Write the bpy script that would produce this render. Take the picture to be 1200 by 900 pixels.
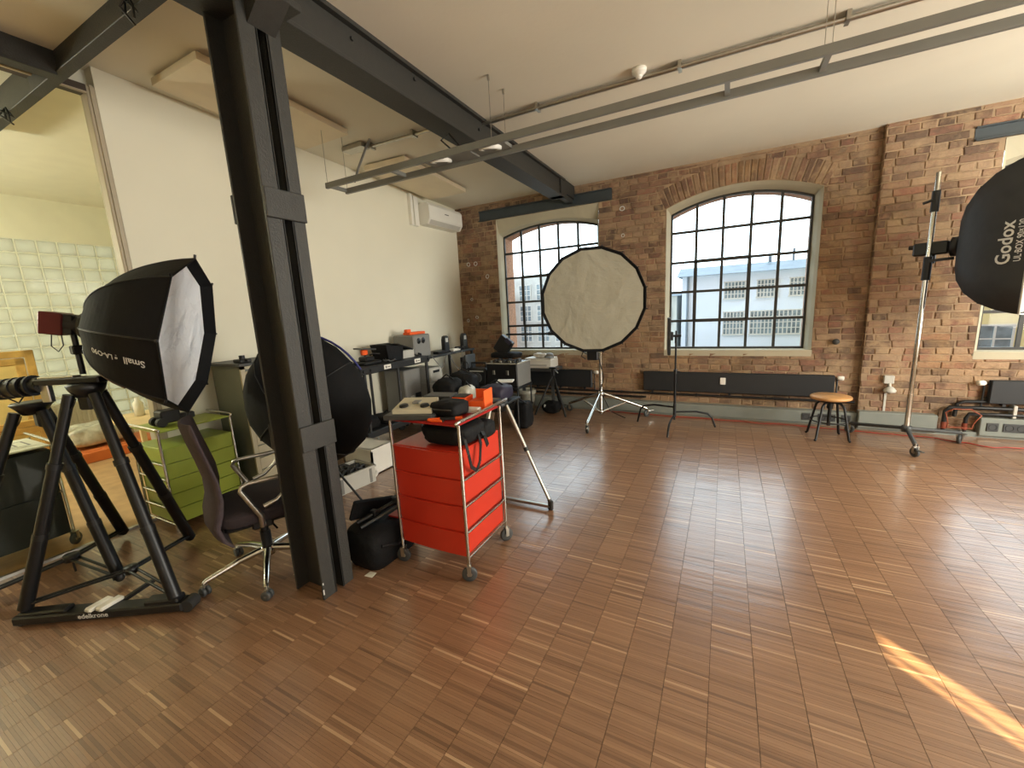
import bpy, math, random
import numpy as np
from mathutils import Vector, Matrix, Euler, noise
random.seed(7); rng = np.random.default_rng(7)
PI = math.pi
scene = bpy.context.scene
for o in list(bpy.data.objects): bpy.data.objects.remove(o)
COL = scene.collection

# ------------------------------------------------------------ camera
YAW, PITCH, ROLL, FPX = -0.48359, 0.18098, 0.05183, 477.08
fw = Vector((math.sin(YAW)*math.cos(PITCH), math.cos(YAW)*math.cos(PITCH), -math.sin(PITCH)))
rt = Vector((math.cos(YAW), -math.sin(YAW), 0)); dn = fw.cross(rt)
rt2 = rt*math.cos(ROLL)+dn*math.sin(ROLL); dn2 = dn*math.cos(ROLL)-rt*math.sin(ROLL)
cam_d = bpy.data.cameras.new('camera'); cam = bpy.data.objects.new('camera', cam_d); COL.objects.link(cam)
cam_d.sensor_width = 36.0; cam_d.lens = FPX/1200*36.0; cam_d.clip_start = 0.02; cam_d.clip_end = 300
up = -dn2
cam.matrix_world = Matrix(((rt2.x, up.x, -fw.x, 0), (rt2.y, up.y, -fw.y, 0), (rt2.z, up.z, -fw.z, 1.55), (0, 0, 0, 1)))
scene.camera = cam

# ------------------------------------------------------------ world, sun, daylight, exposure
world = bpy.data.worlds.new('sky'); scene.world = world; world.use_nodes = True
wn = world.node_tree.nodes; wl = world.node_tree.links
bgn = wn['Background']; bgn.inputs['Color'].default_value = (0.78, 0.92, 1.0, 1); bgn.inputs['Strength'].default_value = 3.9
def sun_light(d, energy, color, angle):
    l = bpy.data.lights.new('sun', 'SUN'); l.energy = energy; l.color = color; l.angle = angle
    o = bpy.data.objects.new('sun', l); COL.objects.link(o); o.rotation_euler = Vector(d).to_track_quat('-Z', 'Y').to_euler(); return o
SUN_DIR = Vector((-0.707, 0.707, 0)) * math.cos(0.47) + Vector((0, 0, -math.sin(0.47)))
sun_light(SUN_DIR, 26.0, (1.0, 0.80, 0.45), 0.006)
def area(name, loc, target, sx, sy, power, color, portal=False, spread=PI):
    l = bpy.data.lights.new(name, 'AREA'); l.shape = 'RECTANGLE'; l.size = sx; l.size_y = sy; l.energy = power; l.color = color; l.spread = spread
    if portal: l.cycles.is_portal = True
    o = bpy.data.objects.new(name, l); COL.objects.link(o); o.location = loc
    o.rotation_euler = (Vector(target)-Vector(loc)).to_track_quat('-Z', 'Y').to_euler(); return o
# area lamps added in place of windows; the right and front walls have none
area('fill_light_right', (4.55, 3.1, 1.75), (0, 3.6, 1.8), 3.6, 1.9, 335, (1.0, 0.975, 0.89))
area('fill_light_front', (1.6, -2.45, 1.7), (0.6, 2, 3.2), 4.6, 1.6, 48, (1.0, 0.975, 0.89))
area('daylight_block_wall', (-8.6, 1.3, 1.5), (-4, 1.3, 1.5), 5.0, 3.0, 54, (1.0, 1.0, 0.93))  # area lamp added outside to strengthen the daylight through the glass blocks
pl = bpy.data.lights.new('adjoining_room_fill', 'POINT'); pl.energy = 150; pl.color = (1.0, 0.98, 0.90); pl.shadow_soft_size = 0.15  # unseen point light added to brighten the adjoining room
plo = bpy.data.objects.new('adjoining_room_fill', pl); COL.objects.link(plo); plo.location = (-6.3, -0.4, 2.3)
for nm, x in (('portal_a', -2.44), ('portal_b', 0.1), ('portal_c', 3.1)):
    area(nm, (x, 6.5, 1.85), (x, 0, 1.85), 1.7, 2.1, 1, (1, 1, 1), portal=True)
vs = scene.view_settings; vs.view_transform = 'Standard'; vs.look = 'None'; vs.exposure = 0.27; vs.gamma = 1.0; vs.use_curve_mapping = False
scene.cycles.use_denoising = True
scene.cycles.max_bounces = 10; scene.cycles.diffuse_bounces = 5; scene.cycles.transparent_max_bounces = 24
scene.cycles.sample_clamp_indirect = 6.0; scene.cycles.caustics_reflective = False; scene.cycles.caustics_refractive = False

# ------------------------------------------------------------ materials
def lin(v): v /= 255.0; return v/12.92 if v <= 0.04045 else ((v+0.055)/1.055)**2.4
def C(r, g, b): return (lin(r), lin(g), lin(b), 1.0)
MATS = {}
def pm(name, col, rough=0.5, metal=0.0, var=0.12, scale=6.0, bump=0.0, bscale=80.0, spec=0.5, coat=0.0, alpha=None, sheen=0.0):
    if name in MATS: return MATS[name]
    m = bpy.data.materials.new(name); m.use_nodes = True; nt = m.node_tree; n = nt.nodes; l = nt.links
    p = n['Principled BSDF']; p.inputs['Roughness'].default_value = rough; p.inputs['Metallic'].default_value = metal
    p.inputs['Specular IOR Level'].default_value = spec; p.inputs['Coat Weight'].default_value = coat
    if sheen: p.inputs['Sheen Weight'].default_value = sheen
    tc = n.new('ShaderNodeTexCoord'); nz = n.new('ShaderNodeTexNoise'); nz.inputs['Scale'].default_value = scale; nz.inputs['Detail'].default_value = 5
    l.new(tc.outputs['Object'], nz.inputs['Vector'])
    rp = n.new('ShaderNodeValToRGB'); rp.color_ramp.elements[0].position = 0.3; rp.color_ramp.elements[1].position = 0.7
    rp.color_ramp.elements[0].color = tuple(min(1, c*(1-var)) for c in col[:3])+(1,)
    rp.color_ramp.elements[1].color = tuple(min(1, c*(1+var)) for c in col[:3])+(1,)
    l.new(nz.outputs['Fac'], rp.inputs['Fac']); l.new(rp.outputs['Color'], p.inputs['Base Color'])
    if bump:
        bz = n.new('ShaderNodeTexNoise'); bz.inputs['Scale'].default_value = bscale; bz.inputs['Detail'].default_value = 4
        bp = n.new('ShaderNodeBump'); bp.inputs['Strength'].default_value = bump; bp.inputs['Distance'].default_value = 0.01
        l.new(tc.outputs['Object'], bz.inputs['Vector']); l.new(bz.outputs['Fac'], bp.inputs['Height']); l.new(bp.outputs['Normal'], p.inputs['Normal'])
    if alpha is not None: p.inputs['Alpha'].default_value = alpha
    MATS[name] = m; return m
def glass(name, tint, refl=0.06, rough=0.02):
    m = bpy.data.materials.new(name); m.use_nodes = True; nt = m.node_tree; n = nt.nodes; l = nt.links
    n.remove(n['Principled BSDF']); t = n.new('ShaderNodeBsdfTransparent'); t.inputs['Color'].default_value = tint
    g = n.new('ShaderNodeBsdfGlossy'); g.inputs['Roughness'].default_value = rough
    nz = n.new('ShaderNodeTexNoise'); nz.inputs['Scale'].default_value = 1.5
    mp = n.new('ShaderNodeMapRange'); mp.inputs['To Min'].default_value = refl*0.7; mp.inputs['To Max'].default_value = refl*1.3
    mx = n.new('ShaderNodeMixShader'); l.new(nz.outputs['Fac'], mp.inputs['Value']); l.new(mp.outputs['Result'], mx.inputs['Fac'])
    l.new(t.outputs[0], mx.inputs[1]); l.new(g.outputs[0], mx.inputs[2]); l.new(mx.outputs[0], n['Material Output'].inputs['Surface']); return m
def translucent(name, col, fac=0.6, rough=0.25, scale=4, bump=0.0, bscale=20, bdist=0.03):
    m = bpy.data.materials.new(name); m.use_nodes = True; nt = m.node_tree; n = nt.nodes; l = nt.links
    p = n['Principled BSDF']; p.inputs['Base Color'].default_value = col; p.inputs['Roughness'].default_value = rough; p.inputs['Specular IOR Level'].default_value = 0.12
    t = n.new('ShaderNodeBsdfTranslucent'); t.inputs['Color'].default_value = col
    tc = n.new('ShaderNodeTexCoord'); nz = n.new('ShaderNodeTexNoise'); nz.inputs['Scale'].default_value = scale; l.new(tc.outputs['Object'], nz.inputs['Vector'])
    mp = n.new('ShaderNodeMapRange'); mp.inputs['To Min'].default_value = fac*0.85; mp.inputs['To Max'].default_value = min(1, fac*1.15)
    mx = n.new('ShaderNodeMixShader'); l.new(nz.outputs['Fac'], mp.inputs['Value']); l.new(mp.outputs['Result'], mx.inputs['Fac'])
    if bump:
        bz = n.new('ShaderNodeTexNoise'); bz.inputs['Scale'].default_value = bscale; bz.inputs['Detail'].default_value = 6; bz.inputs['Distortion'].default_value = 0.35
        bp = n.new('ShaderNodeBump'); bp.inputs['Strength'].default_value = bump; bp.inputs['Distance'].default_value = bdist
        l.new(tc.outputs['Object'], bz.inputs['Vector']); l.new(bz.outputs['Fac'], bp.inputs['Height'])
        l.new(bp.outputs['Normal'], p.inputs['Normal']); l.new(bp.outputs['Normal'], t.inputs['Normal'])
    l.new(p.outputs[0], mx.inputs[1]); l.new(t.outputs[0], mx.inputs[2]); l.new(mx.outputs[0], n['Material Output'].inputs['Surface']); return m
def tinted(name, stops, rough, rvar=0.1, nscale=(1, 1, 1), grain=0.0, bump=0.0, bscale=60, use_obj_random=False, blotch=0.0, coat=0.0, smear=None):
    """colour from the per-piece attribute 'tint' through a ramp, plus grain"""
    m = bpy.data.materials.new(name); m.use_nodes = True; nt = m.node_tree; n = nt.nodes; l = nt.links; p = n['Principled BSDF']
    at = n.new('ShaderNodeAttribute'); at.attribute_name = 'tint'; src = at.outputs['Fac']
    if use_obj_random:
        oi = n.new('ShaderNodeObjectInfo'); ad = n.new('ShaderNodeMath'); ad.operation = 'ADD'
        l.new(src, ad.inputs[0]); l.new(oi.outputs['Random'], ad.inputs[1])
        fr = n.new('ShaderNodeMath'); fr.operation = 'FRACT'; l.new(ad.outputs[0], fr.inputs[0]); src = fr.outputs[0]
    geo = n.new('ShaderNodeNewGeometry'); mpg = n.new('ShaderNodeMapping'); mpg.inputs['Scale'].default_value = nscale
    l.new(geo.outputs['Position'], mpg.inputs['Vector'])
    nz = n.new('ShaderNodeTexNoise'); nz.inputs['Scale'].default_value = 1.0; nz.inputs['Detail'].default_value = 6; l.new(mpg.outputs[0], nz.inputs['Vector'])
    mm = n.new('ShaderNodeMath'); mm.operation = 'MULTIPLY_ADD'; mm.inputs[1].default_value = grain; l.new(nz.outputs['Fac'], mm.inputs[0])
    sb = n.new('ShaderNodeMath'); sb.operation = 'SUBTRACT'; sb.inputs[1].default_value = grain*0.5
    l.new(src, mm.inputs[2]); l.new(mm.outputs[0], sb.inputs[0])
    rp = n.new('ShaderNodeValToRGB'); el = rp.color_ramp.elements
    while len(el) < len(stops): el.new(0.5)
    for e, (pos, col) in zip(el, stops): e.position = pos; e.color = col
    l.new(sb.outputs[0], rp.inputs['Fac']); colout = rp.outputs['Color']
    if blotch:
        bl = n.new('ShaderNodeTexNoise'); bl.inputs['Scale'].default_value = 1.6; bl.inputs['Detail'].default_value = 7; l.new(geo.outputs['Position'], bl.inputs['Vector'])
        r2 = n.new('ShaderNodeMapRange'); r2.inputs['From Min'].default_value = 0.3; r2.inputs['From Max'].default_value = 0.7
        r2.inputs['To Min'].default_value = 1-blotch; r2.inputs['To Max'].default_value = 1+blotch; l.new(bl.outputs['Fac'], r2.inputs['Value'])
        vm = n.new('ShaderNodeVectorMath'); vm.operation = 'SCALE'; l.new(colout, vm.inputs[0]); l.new(r2.outputs['Result'], vm.inputs['Scale']); colout = vm.outputs[0]
    if smear:   # mortar smeared over the faces and dark weathering, both with shapes of their own
        for (col, sc, lo, hi, amt) in smear:
            sn = n.new('ShaderNodeTexNoise'); sn.inputs['Scale'].default_value = sc; sn.inputs['Detail'].default_value = 9; sn.inputs['Roughness'].default_value = 0.65; l.new(geo.outputs['Position'], sn.inputs['Vector'])
            sr = n.new('ShaderNodeMapRange'); sr.inputs['From Min'].default_value = lo; sr.inputs['From Max'].default_value = hi; sr.inputs['To Max'].default_value = amt; l.new(sn.outputs['Fac'], sr.inputs['Value'])
            mxn = n.new('ShaderNodeMix'); mxn.data_type = 'RGBA'; l.new(sr.outputs['Result'], mxn.inputs['Factor']); l.new(colout, mxn.inputs['A']); mxn.inputs['B'].default_value = col; colout = mxn.outputs['Result']
    l.new(colout, p.inputs['Base Color'])
    p.inputs['Coat Weight'].default_value = coat; p.inputs['Coat Roughness'].default_value = 0.21
    mr = n.new('ShaderNodeMapRange'); mr.inputs['To Min'].default_value = rough-rvar; mr.inputs['To Max'].default_value = rough+rvar
    l.new(nz.outputs['Fac'], mr.inputs['Value']); l.new(mr.outputs['Result'], p.inputs['Roughness'])
    if bump:
        bz = n.new('ShaderNodeTexNoise'); bz.inputs['Scale'].default_value = bscale; bz.inputs['Detail'].default_value = 5
        bp = n.new('ShaderNodeBump'); bp.inputs['Strength'].default_value = bump; bp.inputs['Distance'].default_value = 0.01
        l.new(geo.outputs['Position'], bz.inputs['Vector']); l.new(bz.outputs['Fac'], bp.inputs['Height']); l.new(bp.outputs['Normal'], p.inputs['Normal'])
    return m

M_plaster = pm('cream_plaster', C(230, 226, 205), 0.85, var=0.03, scale=1.2, bump=0.05, bscale=40)
M_ceil = pm('ceiling_plaster', C(226, 220, 201), 0.9, var=0.05, scale=0.9, bump=0.12, bscale=25)
M_reveal = pm('reveal_plaster', C(180, 172, 148), 0.85, var=0.06, scale=3, bump=0.1, bscale=40)
M_mortar = pm('mortar', C(158, 134, 106), 0.95, var=0.25, scale=5, bump=0.6, bscale=60)
M_steel = pm('dark_painted_steel', C(46, 45, 41), 0.55, var=0.1, scale=30, bump=0.25, bscale=120)
M_steelblue = pm('blue_grey_steel', C(58, 66, 70), 0.5, var=0.08, scale=8, bump=0.1)
M_rail = pm('grey_lacquer', C(120, 120, 114), 0.45, var=0.05)
M_railend = pm('silver_fitting', C(190, 190, 185), 0.3, metal=0.8, var=0.05)
M_black = pm('black_plastic', C(17, 17, 18), 0.45, var=0.15)
M_blackm = pm('black_matt_metal', C(22, 22, 23), 0.4, metal=0.3, var=0.15, scale=20)
M_fabric = pm('black_nylon_fabric', C(13, 13, 14), 0.8, var=0.2, scale=12, bump=0.4, bscale=14, spec=0.25)
M_bag = pm('black_bag_fabric', C(14, 14, 15), 0.75, var=0.3, scale=14, bump=0.7, bscale=22, spec=0.3)
M_rubber = pm('rubber', C(38, 37, 36), 0.7, var=0.1)
M_chrome = pm('chrome', C(205, 203, 196), 0.16, metal=1.0, var=0.05, scale=12)
M_steelbr = pm('brushed_steel', C(178, 174, 164), 0.32, metal=1.0, var=0.08, scale=25)
M_alu = pm('pale_aluminium', C(205, 200, 184), 0.4, metal=0.6, var=0.05)
M_red = pm('red_plastic', C(200, 52, 32), 0.38, var=0.07, scale=3, coat=0.15)
M_redtop = pm('dark_red_plastic', C(170, 34, 30), 0.35, var=0.07, scale=3)
M_green = pm('green_plastic', C(164, 180, 72), 0.4, var=0.07, scale=3, coat=0.1)
M_orange = pm('orange_card', C(245, 96, 28), 0.6, var=0.06)
M_white = pm('white_plastic', C(232, 230, 220), 0.45, var=0.03)
M_lgrey = pm('light_grey_plastic', C(190, 188, 178), 0.5, var=0.05)
M_mgrey = pm('mid_grey_paint', C(128, 127, 122), 0.55, var=0.06)
M_ductgrey = pm('duct_grey', C(128, 133, 126), 0.5, var=0.06)
M_dgrey = pm('dark_grey_paint', C(66, 68, 68), 0.5, var=0.08)
M_rad = pm('radiator_black', C(30, 32, 34), 0.5, var=0.1, scale=4)
M_cabside = pm('cabinet_grey_green', C(112, 116, 104), 0.5, var=0.06)
M_cabfront = pm('cabinet_beige', C(200, 190, 160), 0.5, var=0.06)
M_mesh = pm('chair_mauve_fabric', C(66, 55, 58), 0.85, var=0.12, scale=40, bump=0.5, bscale=180)
M_seat = pm('chair_seat_fabric', C(46, 37, 40), 0.9, var=0.12, scale=40, bump=0.5, bscale=180)
M_wood = pm('stool_wood', C(196, 146, 92), 0.45, var=0.2, scale=9)
M_gold = pm('gilt_frame', C(204, 166, 96), 0.45, metal=0.2, var=0.2, scale=9)
M_diff = translucent('white_diffuser_cloth', C(246, 248, 252), 0.06, 0.8, bump=0.9, bscale=6, bdist=0.07)
M_reflcloth = translucent('grey_diffuser_cloth', C(168, 164, 146), 0.08, 0.8, bump=0.45, bscale=2.4, bdist=0.12)
M_pane = glass('window_pane', (0.96, 0.98, 0.98, 1), 0.008)
M_part = glass('partition_glass', (0.95, 0.965, 0.90, 1), 0.003)
M_block = translucent('glass_block', C(204, 200, 186), 0.62, 0.45, scale=2, bump=0.3, bscale=10)
M_joint = pm('block_joint', C(240, 240, 224), 0.8, var=0.04)
M_blue = pm('blue_piping', C(40, 44, 110), 0.6, var=0.1)
M_cable = pm('cable_black', C(22, 22, 22), 0.5, var=0.1)
M_redcable = pm('cable_red', C(160, 54, 40), 0.5, var=0.1)
M_print = pm('white_print', C(215, 218, 216), 0.7, var=0.02)
M_clear = pm('clear_plastic_film', C(190, 188, 172), 0.25, var=0.25, scale=14, bump=1.0, bscale=18)
M_maroon = pm('maroon_anodised', C(96, 38, 38), 0.4, metal=0.4, var=0.1)
M_purple = pm('dark_violet', C(46, 42, 60), 0.6, var=0.1)
M_paper = pm('paper', C(222, 222, 205), 0.8, var=0.06)
M_brick = tinted('brick', [(0.0, C(96, 78, 64)), (0.18, C(124, 99, 79)), (0.36, C(136, 104, 83)), (0.55, C(158, 131, 104)), (0.72, C(138, 115, 91)), (0.86, C(143, 102, 82)), (1.0, C(102, 81, 66))], 0.9, 0.05, (14, 14, 22), 0.34, 0.8, 55, True, 0.2, 0.0, ((C(172, 146, 112), 5.5, 0.5, 0.66, 0.75), (C(84, 62, 50), 4.0, 0.56, 0.7, 0.7), (C(178, 140, 92), 1.1, 0.52, 0.7, 0.5)))
M_strip = tinted('oak_strip', [(0.0, C(100, 73, 53)), (0.25, C(127, 94, 69)), (0.5, C(143, 108, 81)), (0.72, C(161, 126, 96)), (1.0, C(194, 161, 126))], 0.33, 0.06, (9, 120, 9), 0.16, 0.12, 40, False, 0.10, 1.0)

# ------------------------------------------------------------ mesh helpers
class MB:
    def __init__(s): s.v = []; s.f = []; s.sm = []; s.T = None
    def _add(s, vs, fs, smooth=False):
        b = len(s.v)
        if s.T is not None: vs = [s.T @ Vector(p) for p in vs]
        s.v.extend([tuple(p) for p in vs])
        for q in fs: s.f.append([i+b for i in q]); s.sm.append(smooth)
        return s
    def box(s, x0, x1, y0, y1, z0, z1, bev=0.0):
        if x0 > x1: x0, x1 = x1, x0
        if y0 > y1: y0, y1 = y1, y0
        if z0 > z1: z0, z1 = z1, z0
        if bev <= 0:
            vs = [(x, y, z) for z in (z0, z1) for y in (y0, y1) for x in (x0, x1)]
            return s._add(vs, [(0, 2, 3, 1), (4, 5, 7, 6), (0, 1, 5, 4), (2, 6, 7, 3), (0, 4, 6, 2), (1, 3, 7, 5)])
        b = min(bev, (x1-x0)*.49, (y1-y0)*.49, (z1-z0)*.49)
        X = (x0, x1); Y = (y0, y1); Zz = (z0, z1); vs = []; idx = {}
        for i in (0, 1):
            for j in (0, 1):
                for k in (0, 1):
                    dx = b if i == 0 else -b; dy = b if j == 0 else -b; dz = b if k == 0 else -b
                    for a, p in enumerate(((X[i], Y[j]+dy, Zz[k]+dz), (X[i]+dx, Y[j], Zz[k]+dz), (X[i]+dx, Y[j]+dy, Zz[k]))):
                        idx[i, j, k, a] = len(vs); vs.append(p)
        fs = []
        for i in (0, 1): q = [idx[i, 0, 0, 0], idx[i, 0, 1, 0], idx[i, 1, 1, 0], idx[i, 1, 0, 0]]; fs.append(q if i == 0 else q[::-1])
        for j in (0, 1): q = [idx[0, j, 0, 1], idx[1, j, 0, 1], idx[1, j, 1, 1], idx[0, j, 1, 1]]; fs.append(q if j == 0 else q[::-1])
        for k in (0, 1): q = [idx[0, 0, k, 2], idx[0, 1, k, 2], idx[1, 1, k, 2], idx[1, 0, k, 2]]; fs.append(q if k == 0 else q[::-1])
        for i in (0, 1):
            for j in (0, 1):
                fs.append([idx[i, j, 0, 0], idx[i, j, 1, 0], idx[i, j, 1, 1], idx[i, j, 0, 1]][::(1 if i != j else -1)])
            for k in (0, 1):
                fs.append([idx[i, 0, k, 0], idx[i, 1, k, 0], idx[i, 1, k, 2], idx[i, 0, k, 2]][::(1 if i == k else -1)])
        for j in (0, 1):
            for k in (0, 1):
                fs.append([idx[0, j, k, 1], idx[1, j, k, 1], idx[1, j, k, 2], idx[0, j, k, 2]][::(1 if j != k else -1)])
        for i in (0, 1):
            for j in (0, 1):
                for k in (0, 1):
                    q = [idx[i, j, k, 0], idx[i, j, k, 1], idx[i, j, k, 2]]; fs.append(q if (i+j+k) % 2 == 0 else q[::-1])
        return s._add(vs, fs)
    def cb(s, c, size, bev=0.0): return s.box(c[0]-size[0]/2, c[0]+size[0]/2, c[1]-size[1]/2, c[1]+size[1]/2, c[2]-size[2]/2, c[2]+size[2]/2, bev)
    def obox(s, p0, p1, w, h, upv=(0, 0, 1), bev=0.0):
        """box from p0 to p1, w across and h along the up vector"""
        p0 = Vector(p0); p1 = Vector(p1); d = p1-p0; L = d.length; d.normalize(); u = Vector(upv); sd = d.cross(u)
        if sd.length < 1e-4: u = Vector((0, 1, 0)); sd = d.cross(u)
        sd.normalize(); u = sd.cross(d); old = s.T
        M = Matrix(((d.x, sd.x, u.x, p0.x), (d.y, sd.y, u.y, p0.y), (d.z, sd.z, u.z, p0.z), (0, 0, 0, 1)))
        s.T = M if old is None else old @ M
        s.box(0, L, -w/2, w/2, -h/2, h/2, bev); s.T = old; return s
    def cyl(s, p0, p1, r0, r1=None, n=12, cap=True):
        r1 = r0 if r1 is None else r1; p0 = Vector(p0); p1 = Vector(p1); d = (p1-p0).normalized()
        a = Vector((0, 0, 1)) if abs(d.z) < 0.9 else Vector((1, 0, 0)); u = d.cross(a).normalized(); w = d.cross(u)
        vs = [p0+(u*math.cos(2*PI*i/n)+w*math.sin(2*PI*i/n))*r0 for i in range(n)]+[p1+(u*math.cos(2*PI*i/n)+w*math.sin(2*PI*i/n))*r1 for i in range(n)]
        s._add(vs, [(i, (i+1) % n, n+(i+1) % n, n+i) for i in range(n)], True)
        if cap: s._add(vs, [tuple(range(n))[::-1], tuple(range(n, 2*n))])
        return s
    def tube(s, pts, r, n=8, closed=False):
        P = [Vector(p) for p in pts]; m = len(P); rings = []; pu = None
        for i in range(m):
            a = P[(i-1) % m] if closed or i > 0 else P[i]; b = P[(i+1) % m] if closed or i < m-1 else P[i]
            d = (b-a).normalized()
            if pu is None:
                q = Vector((0, 0, 1)) if abs(d.z) < 0.9 else Vector((1, 0, 0)); u = d.cross(q).normalized()
            else: u = (pu-d*pu.dot(d)).normalized()
            pu = u; w = d.cross(u); rr = r[i] if isinstance(r, (list, tuple)) else r
            rings.append([P[i]+(u*math.cos(2*PI*k/n)+w*math.sin(2*PI*k/n))*rr for k in range(n)])
        vs = [p for rg in rings for p in rg]; fs = []
        for i in range(m if closed else m-1):
            j = (i+1) % m
            for k in range(n): fs.append((i*n+k, i*n+(k+1) % n, j*n+(k+1) % n, j*n+k))
        s._add(vs, fs, True)
        if not closed: s._add(vs, [tuple(range(n))[::-1], tuple(range((m-1)*n, m*n))])
        return s
    def lathe(s, prof, n=24, o=(0, 0, 0), axis=(0, 0, 1), smooth=True, phase=0.0):
        d = Vector(axis).normalized(); a = Vector((0, 0, 1)) if abs(d.z) < 0.9 else Vector((1, 0, 0)); u = d.cross(a).normalized(); w = d.cross(u); o = Vector(o)
        vs = [o+d*z+(u*math.cos(2*PI*k/n+phase)+w*math.sin(2*PI*k/n+phase))*r for r, z in prof for k in range(n)]
        fs = [(i*n+k, i*n+(k+1) % n, (i+1)*n+(k+1) % n, (i+1)*n+k) for i in range(len(prof)-1) for k in range(n)]
        s._add(vs, fs, smooth); return s
    def prism(s, poly, axis, a0, a1):
        """2D polygon extruded along axis 'x','y' or 'z' from a0 to a1"""
        n = len(poly)
        def P(u, v, a): return {'x': (a, u, v), 'y': (u, a, v), 'z': (u, v, a)}[axis]
        vs = [P(u, v, a0) for u, v in poly]+[P(u, v, a1) for u, v in poly]
        return s._add(vs, [tuple(range(n))[::-1], tuple(range(n, 2*n))]+[(i, (i+1) % n, n+(i+1) % n, n+i) for i in range(n)])
    def sphere(s, c, r, n=12, sx=1, sy=1, sz=1, m=8):
        vs = []; fs = []
        for i in range(m+1):
            t = PI*i/m
            for k in range(n): vs.append((c[0]+r*sx*math.sin(t)*math.cos(2*PI*k/n), c[1]+r*sy*math.sin(t)*math.sin(2*PI*k/n), c[2]+r*sz*math.cos(t)))
        for i in range(m):
            for k in range(n): fs.append((i*n+k, (i+1)*n+k, (i+1)*n+(k+1) % n, i*n+(k+1) % n))
        return s._add(vs, fs, True)
    def torus(s, c, R, r, axis=(0, 0, 1), n=24, m=8):
        d = Vector(axis).normalized(); a = Vector((0, 0, 1)) if abs(d.z) < 0.9 else Vector((1, 0, 0)); u = d.cross(a).normalized(); w = d.cross(u); c = Vector(c)
        return s.tube([c+(u*math.cos(2*PI*i/n)+w*math.sin(2*PI*i/n))*R for i in range(n)], r, m, True)
    def blob(s, c, size, e=0.6, n=32, m=20, jit=0.0):
        """rounded soft box (superellipsoid) with uneven surface"""
        vs = []; fs = []; sg = lambda x, p: math.copysign(abs(x)**p, x); n = max(n, 32); m = max(m, 20); seed = Vector((random.random()*50, random.random()*50, 0)); mean = (size[0]+size[1]+size[2])/3
        for i in range(m+1):
            t = -PI/2+PI*i/m
            for k in range(n):
                ph = 2*PI*k/n; q = Vector((size[0]*sg(math.cos(t), e)*sg(math.cos(ph), e), size[1]*sg(math.cos(t), e)*sg(math.sin(ph), e), size[2]*sg(math.sin(t), e)))/mean
                j = 1+jit*3.2*(noise.noise(q*1.6+seed)+0.55*noise.noise(q*4.1+seed))
                vs.append((c[0]+size[0]/2*sg(math.cos(t), e)*sg(math.cos(ph), e)*j, c[1]+size[1]/2*sg(math.cos(t), e)*sg(math.sin(ph), e)*j, c[2]+size[2]/2*sg(math.sin(t), e)*(j if i > m*0.4 else 1)))
        for i in range(m):
            for k in range(n): fs.append((i*n+k, i*n+(k+1) % n, (i+1)*n+(k+1) % n, (i+1)*n+k))
        return s._add(vs, fs, True)
    def mesh(s, name):
        me = bpy.data.meshes.new(name); me.from_pydata(s.v, [], s.f); me.polygons.foreach_set('use_smooth', s.sm); me.update(); return me
PARENT_W = {}
def obj(name, mb, mat, parent=None, kind=None, label=None):
    me = mb.mesh(name) if isinstance(mb, MB) else mb
    if mat is not None and not me.materials: me.materials.append(mat)
    o = bpy.data.objects.new(name, me); COL.objects.link(o)
    if parent is not None: o.parent = parent
    if kind: o['kind'] = kind
    if label: o['label'] = label
    return o
def thing(name, label, cat, loc=(0, 0, 0), rz=0.0, group=None, kind=None, mat4=None):
    o = bpy.data.objects.new(name, None); COL.objects.link(o); o.empty_display_size = 0.1
    if mat4 is not None: o.matrix_world = mat4
    else: o.location = loc; o.rotation_euler = (0, 0, rz)
    if label: o['label'] = label
    if cat: o['category'] = cat
    if group: o['group'] = group
    if kind: o['kind'] = kind
    return o
def tag(o, label, cat, group=None):
    o['label'] = label; o['category'] = cat
    if group: o['group'] = group
    return o
def copy_tree(o, parent=None):
    c = o.copy(); COL.objects.link(c); c.parent = parent
    for ch in list(o.children): copy_tree(ch, c)
    return c
def off(loc):
    m = MB(); m.T = Matrix.Translation(-Vector(loc)); return m
def frame_axis(o, x, upv=(0, 0, 1)):
    """matrix with local +X along x, located at o"""
    x = Vector(x).normalized(); z = Vector(upv); y = z.cross(x).normalized(); z = x.cross(y)
    return Matrix(((x.x, y.x, z.x, o[0]), (x.y, y.y, z.y, o[1]), (x.z, y.z, z.z, o[2]), (0, 0, 0, 1)))
def text_geo(body, size=1.0):
    cu = bpy.data.curves.new('lettering', 'FONT'); cu.body = body; cu.size = size; cu.align_x = 'CENTER'; cu.align_y = 'CENTER'; cu.resolution_u = 3; cu.offset = 0.018*size
    t = bpy.data.objects.new('lettering', cu); COL.objects.link(t); dg = bpy.context.evaluated_depsgraph_get(); dg.update()
    me = bpy.data.meshes.new_from_object(t.evaluated_get(dg)); vs = [tuple(v.co) for v in me.vertices]; fs = [tuple(p.vertices) for p in me.polygons]
    bpy.data.objects.remove(t); bpy.data.meshes.remove(me); return vs, fs
def lettering(body, size, fn, parent, mat=None, name='lettering', sx=1.0):
    vs, fs = text_geo(body, size); m = MB(); m._add([fn(x*sx, y) for x, y, z in vs], fs); return obj(name, m, mat or M_print, parent)

# ============================================================ the setting
WX = -4.02           # inner face of the left wall and plane of the glass partition
BY = 5.95            # inner face of the brick wall
PY = 5.87            # inner face of the brick pier on the right
CZ = 3.22
def cz_left(y): return 3.215+(5.95-y)*0.037

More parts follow.
